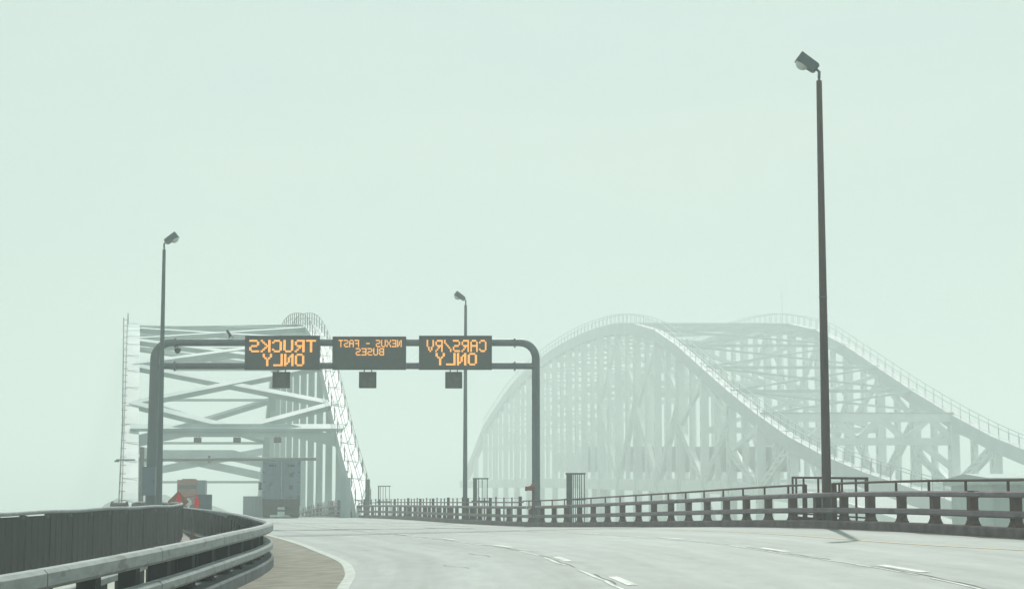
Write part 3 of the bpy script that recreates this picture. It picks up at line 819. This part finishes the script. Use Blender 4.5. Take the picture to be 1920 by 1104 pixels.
# orange dump truck
p = at(358, 950, 150); z0 = L.p(150).z
t = thing("dump_truck", (p.x, 150, z0), "orange dump truck with a grey band, beyond the left fence", "truck", None, rzT)
H0 = at(358, 899, 150).z - z0
part(MB().box(-1.13,0.42,0,4.2,1.0,H0).box(-0.75,0.3,0.02,4.1,H0,H0+0.08), "dump_body", M['orange'], t)
part(MB().box(0.43,1.13,0.1,4.2,1.3,H0-0.03), "tool_box", M['cabinet'], t)
part(MB().box(-1.0,0.40,-0.03,-0.005,H0-0.72,H0-0.42), "grey_band", M['sign'], t)
part(MB().box(-1.05,1.05,0.1,6.4,0.7,0.98).box(-0.9,0.9,6.42,6.6,0.5,0.8), "chassis", M['dark'], t)
part(MB().box(-1.0,1.0,4.5,6.4,1.0,2.5), "cab", M['orange'], t)
for s in (-1,1):
    for yy in (1.0,2.2,5.6): part(wheel_mb(s*0.9, yy, 0.5, 0.35), "wheel", M['rubber'], t, True)

# roadworks signs on the walkway between wall and fence
def cloth_flag(c, wd, h, lean):
    mb = MB(); n = 6
    for i in range(n):
        for k in range(2):
            pass
    rows = []
    for i in range(n + 1):
        v = i / n
        half = wd * (0.12 + 0.88 * min(1.0, v * 1.35)) * (1.0 if v < 0.85 else 0.8) / 2
        rows.append([(c[0] + lean*v + half*(2*k/4.0-1), c[1] + 0.05*math.sin(k*2.1+v*3), c[2] - h*v) for k in range(5)])
    for i in range(n):
        for k in range(4):
            mb.quad(rows[i][k], rows[i][k+1], rows[i+1][k+1], rows[i+1][k])
    for r in list(mb.f): pass
    m2 = MB(); m2.v = list(mb.v) + [(x, y + 0.012, z) for (x,y,z) in mb.v]
    nb = len(mb.v); m2.f = list(mb.f) + [tuple(nb + i for i in reversed(f)) for f in mb.f]
    return m2
Ys = 87.0
c = at(334, 936, Ys); gz = W.p(Ys).z
t = thing("roadwork_sign", (c.x, Ys, gz), "orange diamond roadwork sign with two bright red flags behind the panel wall", "sign")
hgt = c.z - gz; r_ = 0.50
part(MB().prism([(-r_,0,hgt-0.1),(0,0,hgt-0.1-r_),(r_,0,hgt-0.1),(0,0,hgt-0.1+r_)], [(-r_,0.03,hgt-0.1),(0,0.03,hgt-0.1-r_),(r_,0.03,hgt-0.1),(0,0.03,hgt-0.1+r_)]), "sign_panel", M['orange'], t)
part(MB().box(-0.02,0.02,0.03,0.06,0,hgt+0.4), "pole", M['dark'], t)
for s in (-1,1): part(MB().bar((0,0.05,0.5),(s*0.5,0.05,0.0),0.03,0.03), "leg", M['dark'], t)
part(MB().bar((0,0.04,hgt+0.05),(0.82,0.0,hgt+0.18),0.02,0.02).bar((0,0.04,hgt+0.1),(0.1,0.0,hgt+0.3),0.02,0.02), "flag_staff", M['dark'], t)
part(cloth_flag((0.03,-0.04,hgt+0.32), 0.32, 0.55, 0.02), "flag", M['red'], t)
part(cloth_flag((0.86,-0.04,hgt+0.26), 0.30, 0.62, 0.05), "flag", M['red'], t)
a, b = at(365,926.5,96), at(397,955,96)
t = thing("sign_board", ((a.x+b.x)/2, 96, W.p(96).z), "square dark grey board seen behind the fence beside the red flags", "sign")
wpart(MB().box(a.x,b.x,96,96.05,0.72,a.z), "sign_panel", M['van'], t)
for q in (0.2,0.8):
    x = a.x+(b.x-a.x)*q; wpart(MB().box(x-0.03,x+0.03,96.051,96.1,W.p(96).z,a.z-0.1), "leg", M['dark'], t)
c = at(353, 948, 90)
t = thing("delineator_post", (c.x, 90, W.p(90).z), "white plastic marker post between the two red flags", "marker post")
part(MB().tube([(0,0,0),(0,0,0.06),(0,0,0.07),(0,0,c.z-W.p(90).z+0.38)], [0.2,0.2,0.07,0.06], 12), "body", M['whiteplastic'], t, True)
part(MB().box(-0.14,0.14,-0.03,0.03,c.z-W.p(90).z+0.02,c.z-W.p(90).z+0.3), "panel", M['whiteplastic'], t)
c = at(361, 999, 70)
t = thing("traffic_cone", (c.x, 70, W.p(70).z-0.24), "small orange traffic cone on the path between wall and fence", "traffic cone")
part(MB().tube([(0,0,0.03),(0,0,0.45)], [0.12,0.03], 14), "cone", M['orange'], t, True)
part(MB().box(-0.17,0.17,-0.17,0.17,0,0.035), "base", M['rubber'], t)
a, b = at(207,939,86), at(236,950,86)
t = thing("cable_drum", ((a.x+b.x)/2, 86.3, -0.4), "dark low drum behind the panel wall, left of the arch foot", "drum")
wpart(MB().tube([(a.x,86.3,a.z-0.42),(a.x+0.05,86.3,a.z-0.42),(a.x+0.06,86.3,a.z-0.42),(b.x-0.06,86.3,a.z-0.42),(b.x-0.05,86.3,a.z-0.42),(b.x,86.3,a.z-0.42)], [0.42,0.42,0.36,0.36,0.41,0.41], 20), "drum_body", M['dark'], t, True)
wpart(MB().box(a.x+0.1,b.x-0.1,86.0,86.6,-1.1,a.z-0.8), "stand", M['dark'], t)

# ------------------------------------------------------------------ tied arch bridge at left
HD, AW = -0.2055, 17.0
def arch_x(Y, side): return HD * Y + (AW if side else 0.0)
half = [(133,-0.6),(137,1.8),(143.5,4.6),(150,7.7),(156.5,11.0),(164,14.5),(173.5,17.2),(184,18.7),(200,19.6)]
prof = half + [(200 + (200 - y) * 0.6, z) for (y, z) in reversed(half[:-1])]
zf = table(prof)
def node(Y, side, dz=0.0): return Vector((arch_x(Y, side), Y, zf(Y)[0] + dz))
ab = thing("arch_bridge", (arch_x(140,0)+8, 140, -2), "white steel arch bridge in light fog at left, with slender hangers", "bridge")
for s in (0, 1):
    mb = MB(); ysn = [132.5 + 1.5*i for i in range(73)]
    prof4 = []
    for y in ysn:
        p0 = node(y, s); d = (node(y+0.3, s) - node(y-0.3, s)).normalized()
        sd = Vector((1,-HD,0)).normalized() ; sd = (sd - d*sd.dot(d)).normalized(); u = sd.cross(d).normalized()
        if u.z < 0: u = -u
        hw = 0.62
        for (a, b) in ((-hw,-1.35),(hw,-1.35),(hw,0),(-hw,0)): mb.v.append(tuple(p0 + sd*a + u*b))
    for i in range(len(ysn)-1):
        for k in range(4):
            j = (k+1)%4; mb.f.append((4*i+k,4*i+j,4*i+4+j,4*i+4+k))
    mb.f += [(0,1,2,3),(4*len(ysn)-4,4*len(ysn)-3,4*len(ysn)-2,4*len(ysn)-1)]
    wpart(mb, "arch_rib", M['arch'], ab)
    # walkway hand rail on the rib, with cross treads
    hr = MB(); so2 = 0.55
    for sgn in ((-1,1) if s else (-1,)):
        prev = None
        for i in range(40):
            y = 135.5 + 2.4*i
            if y > 215: break
            b = node(y, s); b.x += sgn*so2; tpt = b + Vector((0,0,1.1))
            hr.bar(b, tpt, 0.07, 0.07)
            if prev is not None: hr.bar(prev, tpt, 0.045, 0.045); hr.bar(prev - Vector((0,0,0.5)), tpt - Vector((0,0,0.5)), 0.03, 0.03)
            prev = tpt
    wpart(hr, "handrail", M['thin'], ab)
    tr = MB()
    for i in range(22):
        y = 136 + 3.3*i
        b = node(y, s, 0.02); tr.bar(b + Vector((-0.6,0,0.03)), b + Vector((0.6,0,0.03)), 0.05, 0.03)
    wpart(tr, "tread", M['truss'], ab)
    # hangers
    for Y in [151 + 8*i for i in range(10)]:
        top = node(Y, s, -0.9); bt = Vector((top.x, Y, -3.2))
        mb = MB().bar(bt, top, 0.55, 0.5, up=(0,1,0))
        zb = -1.0 if Y > 170 else -0.3
        mb.prism([(bt.x-0.3,Y-0.9,zb-1.5),(bt.x+0.3,Y-0.9,zb-1.5),(bt.x+0.3,Y+0.9,zb-1.5),(bt.x-0.3,Y+0.9,zb-1.5)], [(bt.x-0.28,Y-0.27,zb+2.2),(bt.x+0.28,Y-0.27,zb+2.2),(bt.x+0.28,Y+0.27,zb+2.2),(bt.x-0.28,Y+0.27,zb+2.2)])
        wpart(mb, "hanger", M['arch'], ab)
    # tie girder
    pts = [(132,-1.9),(160,-2.0),(190,-3.1),(225,-4.2),(243,-4.6)]
    mb = MB()
    for (y0,z0),(y1,z1) in zip(pts,pts[1:]): mb.bar((arch_x(y0,s),y0,z0),(arch_x(y1,s),y1,z1),0.8,2.0)
    wpart(mb, "tie_girder", M['arch'], ab)
    # end leg that meets the deck
    b = node(140.5, s, -1.0)
    wpart(MB().bar((b.x,141.5,-3), (b.x,144,zf(144)[0]-0.8), 0.7, 1.6, up=(0,1,0), w2=0.7, h2=0.7), "end_post", M['arch'], ab)
nodes = [148.4,153.2,160.8,168.6,176.5,184.5,193,202,210,217,223,229,235]
def cup(Y):
    return (0, -(zf(Y+1)[0]-zf(Y-1)[0])/2, 1)
def strut(Ya, sa, Yb, sb, w_, h_, dz=-0.3, name="cross_brace", mt='arch'):
    wpart(MB().bar(node(Ya,sa,dz), node(Yb,sb,dz), w_, h_), name, M[mt], ab)
for i, Y in enumerate(nodes):
    if i > 3: strut(Y, 0, Y, 1, 0.4, 0.3, -0.35)
    if 0 < i < 5 or i in (8, 10):
        Yn = nodes[i+1]
        wpart(MB().bar(node(Y,0,-0.25), node(Yn,1,-0.25), 0.7, 0.45, up=cup(Y+3)).bar(node(Y,1,-0.33), node(Yn,0,-0.33), 0.7, 0.45, up=cup(Y+3)), "cross_brace", M['arch'], ab)
mid = (node(148.4,0,0.1) + node(148.4,1,0.1))/2
wpart(MB().bar(node(148.4,0,0.1), node(148.4,1,0.1), 0.9, 0.25, up=cup(149)), "portal_strut", M['arch'], ab)
wpart(MB().bar(mid + Vector((-0.5,0.3,-0.1)), node(153.2,0,-0.2), 0.7, 0.45, up=cup(151)).bar(mid + Vector((0.5,0.3,-0.1)), node(153.2,1,-0.2), 0.7, 0.45, up=cup(151)), "knee_brace", M['arch'], ab)
# portal beam with dropped ends
def portal(Y, ztop, zbot, drop, depth, nm="portal_beam"):
    x0, x1 = arch_x(Y,0)-0.4, arch_x(Y,1)+0.4; wd = x1 - x0
    xs = [x0, x0+wd*0.26, x1-wd*0.26, x1]; xs2 = [x0, x0+wd*0.27, x1-wd*0.27, x1]
    tops = [ztop-drop, ztop, ztop, ztop-drop]; bots = [zbot-drop*0.85, zbot, zbot, zbot-drop*0.85]
    mb = MB()
    for i in range(3):
        f = [(xs[i],Y-depth/2,bots[i]),(xs[i+1],Y-depth/2,bots[i+1]),(xs[i+1],Y-depth/2,tops[i+1]),(xs[i],Y-depth/2,tops[i])]
        mb.prism(f, [(a,Y+depth/2,c_) for (a,_,c_) in f])
    wpart(mb, nm, M['arch'], ab)
zpt, zpb = at(450,795,149.0).z, at(450,819,149.0).z
portal(148.6, zpt, zpb, 1.15, 0.7)
portal(231, 7.4, 6.0, 1.2, 0.7)
# pipe across at truck height
pa, pb = Vector((arch_x(168,0), 168, at(260,862,168).z)), Vector((arch_x(168,1), 168, at(560,860,168).z))
wpart(MB().tube([pa, pb], 0.14, 10).bar(pa.lerp(pb,0.42)+Vector((0,0,-0.3)), pa.lerp(pb,0.42)+Vector((0,0,0.35)), 0.2, 0.2), "sway_pipe", M['thin'], ab)
# low cross bracing far down the arch
for (Ya, Yb, za, zb_) in ((224,236,4.2,7.4),(224,236,7.4,4.2)):
    wpart(MB().bar((arch_x(Ya,0),Ya,za),(arch_x(Yb,1),Yb,zb_ if za<zb_ else zb_),0.6,0.9), "sway_brace", M['arch'], ab)
# caged ladder on the left rib's outside face, with platform brackets
ld = MB()
lx = arch_x(136,0) - 0.62
ld.tube([at(223,940,134), at(230,790,148), at(232,596,170)], 0.06, 6)
for k in range(26):
    u = k/25.0; a = at(223,938,134).lerp(at(232,600,170), u); ld.bar(a, a + Vector((0.45,0,0)), 0.05, 0.04)
wpart(ld, "ladder", M['thin'], ab)
wpart(MB().box(*( (at(222,860,138).x, at(256,860,138).x, 137.2, 137.5, at(240,862,138).z-0.05, at(240,862,138).z+0.05))).box(at(219,864,138).x, at(226,864,138).x, 137.2,137.6, at(240,864,138).z-0.08, at(240,864,138).z+0.05), "walkway_bracket", M['thin'], ab)
mb = MB(); b0 = at(264,945,128); mb.tube([(b0.x,128,-1.0),(b0.x,128,at(264,838,128).z)], 0.16, 10)
# end pier posts at the right foot
e0, e1 = at(685,898,132), at(693,898,132)
mb2 = MB().box(e0.x, e1.x, 132, 132.4, -2, e0.z); wpart(mb2, "end_pillar", M['thin'], ab)
wpart(mb, "drain_pipe", M['thin'], ab)
mb = MB(); c1 = at(649,883,134); mb.box(c1.x, at(657,883,134).x, 134, 134.5, -2, at(650,895,134).z); mb.box(at(640,870,135).x, c1.x-0.02, 134.6, 135.2, -2, at(645,882,135).z)
wpart(mb, "bearing_block", M['arch'], ab)
for px in (364, 438, 514):
    lane_signal(px, px+13, 820, 829.5, 148.0, {364:"leftmost",438:"middle",514:"rightmost"}[px] + " small lane signal under the arch bridge portal beam", "small lane signals under the portal beam")

# ------------------------------------------------------------------ old cantilever truss bridge at right
DA, DB = 113.16, 147.94  # whole truss bridge scaled up about the camera, baked into these and later numbers
def tx(Y, s): return HD * Y + (DB if s else DA)
tz = table([(207,-3.96),(244.26,-0.24),(270.48,3.35),(289.8,6.25),(313.26,10.94),(340.17,18.67),(372.6,29.71),(391.92,36.2),(419.52,41.16),(434.7,42.27),(467.82,42.41),(507.84,40.06),(552,33.99),(582.36,26.81),(601.68,21.02),(616.86,11.91),(662.4,9.97),(745.2,9.84)])
dz_ = table([(207,-6.72),(244.26,-4.65),(276,-1.2),(303.6,2.11),(331.2,4.04),(414,5.83),(496.8,6.94),(745.2,8.04)])
def tn(Y, s, d=0.0): return Vector((tx(Y,s), Y, tz(Y)[0] + d))
tb = thing("truss_bridge", (tx(330,0)+17, 330, -12), "old latticed cantilever truss bridge fading into dense fog at right", "bridge")
def laced(mb, a, b, wd, dp, pitch=2.4, fl=0.36, axis=Vector((1,0,0))):
    """two flanges joined by zigzag lacing on both faces"""
    a, b = Vector(a), Vector(b); d = (b-a); ln = d.length; d.normalize()
    along = Vector((HD,1,0)).normalized()
    s = (along - d*along.dot(d)).normalized(); u = d.cross(s).normalized()
    for q in (-1,1): mb.bar(a + s*q*(wd/2-fl/2), b + s*q*(wd/2-fl/2), dp, fl, up=s)
    n_ = max(2, int(ln/pitch))
    for f in (-1,1):
        for i in range(n_):
            p0, p1 = a + d*ln*i/n_, a + d*ln*(i+1)/n_
            q = 1 if i % 2 else -1
            mb.bar(p0 + s*q*(wd/2-fl) + u*f*dp/2, p1 - s*q*(wd/2-fl) + u*f*dp/2, 0.07, 0.33, up=s)
            mb.bar(p0 - s*q*(wd/2-fl) + u*f*dp/2*0.97, p1 + s*q*(wd/2-fl) + u*f*dp/2*0.97, 0.07, 0.33, up=s)
nodesT = [317.4 + 16.15*i for i in range(22)]
BOT = -14.6
for s in (0,1):
    mb = MB(); step = 16.15; y = 317.4 - 16.15*7
    pr = None
    while y < 637:
        p0 = tn(y, s)
        if pr is not None: mb.bar(pr - Vector((0,0,1.25)), p0 - Vector((0,0,1.25)), 1.7, 2.5)
        pr = p0; y += step
    wpart(mb, "top_chord", M['side_girder'], tb)
    hr = MB()
    for off in (-0.8, 0.8):
        pr = None; y = 228
        while y < 593:
            b = tn(y, s); b.x += off; tpt = b + Vector((0,0,2.0)); hr.bar(b, tpt, 0.12 - 0.04*s, 0.12)
            if pr is not None: hr.bar(pr, tpt, 0.10, 0.10)
            pr = tpt; y += 3.6
    wpart(hr, "handrail", M['walk_rail'], tb)
    if s == 0:
        st = MB(); y = 248
        while y < 414:
            b = tn(y, s, 0.04); st.bar(b + Vector((-0.75,0,0.1)), b + Vector((0.75,0,0.1)), 0.22, 0.05); y += 5.2
        wpart(st, "tread", M['walk_rail'], tb)
    # deck edge girder
    mb = MB(); pr = None; y = 207
    while y < 637:
        x = tx(y, s); z = dz_(y)[0]
        if pr is not None: mb.bar((pr[0],pr[1],pr[2]-1.4),(x,y,z-1.4),0.7,2.5)
        pr = (x,y,z); y += 11
    wpart(mb, "deck_girder", M['truss'], tb)
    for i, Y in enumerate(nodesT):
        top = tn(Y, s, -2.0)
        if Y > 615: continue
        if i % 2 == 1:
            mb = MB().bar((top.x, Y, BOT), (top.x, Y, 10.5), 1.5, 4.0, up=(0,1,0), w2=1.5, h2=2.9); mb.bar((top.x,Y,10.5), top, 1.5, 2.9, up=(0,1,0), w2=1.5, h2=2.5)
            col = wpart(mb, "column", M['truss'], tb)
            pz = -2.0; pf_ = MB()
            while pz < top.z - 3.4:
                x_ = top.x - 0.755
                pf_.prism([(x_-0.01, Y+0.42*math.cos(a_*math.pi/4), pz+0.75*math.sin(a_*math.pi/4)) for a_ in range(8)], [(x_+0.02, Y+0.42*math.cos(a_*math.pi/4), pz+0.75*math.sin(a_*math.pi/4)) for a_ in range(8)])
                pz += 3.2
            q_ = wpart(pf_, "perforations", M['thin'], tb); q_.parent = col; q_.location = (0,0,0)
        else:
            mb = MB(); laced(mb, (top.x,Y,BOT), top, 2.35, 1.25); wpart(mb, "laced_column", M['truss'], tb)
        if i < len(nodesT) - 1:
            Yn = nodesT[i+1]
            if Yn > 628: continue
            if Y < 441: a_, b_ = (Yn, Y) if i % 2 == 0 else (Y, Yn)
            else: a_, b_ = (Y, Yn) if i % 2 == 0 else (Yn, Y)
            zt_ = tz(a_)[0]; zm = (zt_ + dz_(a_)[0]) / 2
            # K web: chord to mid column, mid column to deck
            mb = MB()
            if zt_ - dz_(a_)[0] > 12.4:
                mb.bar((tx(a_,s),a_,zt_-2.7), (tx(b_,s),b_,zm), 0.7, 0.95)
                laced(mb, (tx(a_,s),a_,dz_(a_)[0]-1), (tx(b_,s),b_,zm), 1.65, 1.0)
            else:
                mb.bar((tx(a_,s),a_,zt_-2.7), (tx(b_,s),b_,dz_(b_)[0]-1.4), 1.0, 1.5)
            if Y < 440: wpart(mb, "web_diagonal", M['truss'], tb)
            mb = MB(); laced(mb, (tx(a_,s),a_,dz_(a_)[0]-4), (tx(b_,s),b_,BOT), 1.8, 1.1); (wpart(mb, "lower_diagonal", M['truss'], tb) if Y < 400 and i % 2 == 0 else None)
# slender sub-verticals
for s in (0,1):
    for i, Y in enumerate(nodesT[:-1]):
        Ym = Y + 8.07
        if Ym > 593 or i % 1: continue
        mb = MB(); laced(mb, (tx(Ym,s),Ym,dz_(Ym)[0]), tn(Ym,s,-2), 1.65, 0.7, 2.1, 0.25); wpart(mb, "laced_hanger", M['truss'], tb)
mb = MB(); pr = None; y = 207
while y < 637:
    z = dz_(y)[0]-0.8; q = (y, z)
    if pr: mb.prism([(tx(pr[0],0),pr[0],pr[1]-0.5),(tx(pr[0],1),pr[0],pr[1]-0.5),(tx(y,1),y,z-0.5),(tx(y,0),y,z-0.5)], [(tx(pr[0],0),pr[0],pr[1]),(tx(pr[0],1),pr[0],pr[1]),(tx(y,1),y,z),(tx(y,0),y,z)])
    pr = q; y += 14
wpart(mb, "deck", M['walk_rail'], tb)
# top laterals: strut and crossing diagonals
for i, Y in enumerate(nodesT):
    if Y < 328 or Y > 607: continue
    wpart(MB().bar(tn(Y,0,-0.2), tn(Y,1,-0.2), 0.6, 0.55), "top_strut", M['arch'], tb)
    Yn = Y + 16.15
    wpart(MB().bar(tn(Y,0,-0.15), tn(Yn,1,-0.15), 0.45, 0.4).bar(tn(Y,1,-0.1), tn(Yn,0,-0.1), 0.45, 0.4), "top_lateral", M['arch'], tb)
    if i % 2 == 1 and Y > 338:
        a, b = tn(Y,0,-1.6), tn(Y,1,-1.6); d1, d2 = Vector((tx(Y,0),Y,max(dz_(Y)[0]+9.7, a.z-12.4))), Vector((tx(Y,1),Y,max(dz_(Y)[0]+9.7, a.z-12.4)))
        mb = MB(); laced(mb, a, d2, 1.25, 0.7); laced(mb, b, d1, 1.25, 0.7)
        mb.bar(d1, d2, 0.85, 1.1)
        wpart(mb, "sway_frame", M['truss'], tb)
# side girder tapered along lines of sight from the camera; pier frame beyond
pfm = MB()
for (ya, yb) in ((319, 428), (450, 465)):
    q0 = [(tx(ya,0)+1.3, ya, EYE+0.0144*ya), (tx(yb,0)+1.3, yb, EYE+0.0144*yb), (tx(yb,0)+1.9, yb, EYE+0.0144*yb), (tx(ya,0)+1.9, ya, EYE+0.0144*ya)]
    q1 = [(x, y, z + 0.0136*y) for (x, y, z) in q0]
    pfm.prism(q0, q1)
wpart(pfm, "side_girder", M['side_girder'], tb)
wpart(MB().box(tx(494,0), tx(494,1), 493.2, 494.8, 8.6, 13.7), "pier_frame", M['truss'], tb)
# entrance portal
PY = nodesT[1]
z1, z2 = tz(PY)[0], at(1700, 827, PY).z
xa, xb = tx(PY,0), tx(PY,1)
mb = MB().box(xa,xb,PY-0.7,PY+0.7,z1-1.5,z1).box(xa,xb,PY-0.6,PY+0.6,z2-0.7,z2+0.6)
wpart(mb, "portal_beam", M['truss'], tb)
wpart(MB().box(xa,xb,PY-0.9,PY+0.9,z1+0.003,z1+0.2), "portal_coping", M['arch'], tb)
mb = MB()
for k in range(4):
    a = xa + (xb-xa)*k/4; b = xa + (xb-xa)*(k+1)/4; m_ = (a+b)/2
    mb.bar((a,PY,z2+0.2),(m_,PY,z1-0.8),1.0,1.1).bar((m_,PY,z1-0.8),(b,PY,z2+0.2),1.0,1.1)
mb.bar((xa,PY,z2-5),(xa+6.1,PY,z2-0.3),0.85,1.1).bar((xb,PY,z2-5),(xb-6.1,PY,z2-0.3),0.85,1.1)
wpart(mb, "portal_brace", M['truss'], tb)
b = at(1467, 612, 410); t_ = at(1467, 545, 410)
c = thing("radio_mast", (b.x, 410, b.z-3), "hair thin mast standing on the foggy truss bridge", "mast")
part(MB().tube([(0,0,-14),(0,0,t_.z-b.z+3)], [0.06,0.03], 6), "mast_tube", M['thin'], c)
part(MB().tube([(-0.15,0,t_.z-b.z+2.0),(0.15,0,t_.z-b.z+2.0)], 0.03, 6), "antenna_arm", M['thin'], c)

# ------------------------------------------------------------------ shed at the right edge, low hill at left
a = at(1860, 888, 160)
sh = thing("shed_building", (a.x+14, 165, -14), "pale green sheet metal building behind the railing at the right edge", "building")
zr = a.z
mb = MB().box(a.x, a.x+28, 160, 175, -14, zr-0.9)
for k in range(70):
    x = a.x + 0.2 + 0.4*k; mb.box(x-0.05, x+0.05, 159.94, 159.999, -14, zr-0.9)
wpart(mb, "wall", M['shed'], sh)
mb = MB(); mb.prism([(a.x-0.6,159.2,zr-0.9),(a.x+28.6,159.2,zr-0.9),(a.x+28.6,159.2,zr-0.35),(a.x-0.6,159.2,zr-0.35)], [(a.x-0.6,167.5,zr-0.9),(a.x+28.6,167.5,zr-0.9),(a.x+28.6,167.5,zr+0.1),(a.x-0.6,167.5,zr+0.1)])
mb.prism([(a.x-0.6,167.502,zr-0.9),(a.x+28.6,167.502,zr-0.9),(a.x+28.6,167.502,zr+0.1),(a.x-0.6,167.502,zr+0.1)], [(a.x-0.6,175.8,zr-0.9),(a.x+28.6,175.8,zr-0.9),(a.x+28.6,175.8,zr-0.35),(a.x-0.6,175.8,zr-0.35)])
wpart(mb, "roof", M['shed'], sh)
mb = MB(); N = 40; rows = []
for i in range(N+1):
    r = []
    for k in range(25):
        u, v = i/N, k/24.0
        x = -92 + 55*u; y = 330 + 60*v
        e = (math.sin(math.pi*u)**0.6) * math.sin(math.pi*v)**0.7
        r.append((x, y, -14.2 + e*(15.6 + 2.0*math.sin(u*6+0.2)) + (random.uniform(-0.9,0.9) if e > 0.2 else 0)))
    rows.append(r)
sheet("far_hill", rows, M['hill'])

# ------------------------------------------------------------------ fog
hb = MB().box(-3500, 3500, -200, 4500, -16.5, 51.5)
hz = hb.build("haze", bpy.data.materials.new("haze_air"))
hz["kind"] = "stuff"
hm = hz.data.materials[0]; hm.use_nodes = True
ht = hm.node_tree; ht.nodes.clear()
ho = ht.nodes.new("ShaderNodeOutputMaterial"); pv = ht.nodes.new("ShaderNodeVolumePrincipled")
pv.inputs["Color"].default_value = (0.86, 0.95, 0.94, 1)
pv.inputs["Density"].default_value = HAZE_DENSITY
pv.inputs["Anisotropy"].default_value = 0.25
ht.links.new(pv.outputs[0], ho.inputs["Volume"])
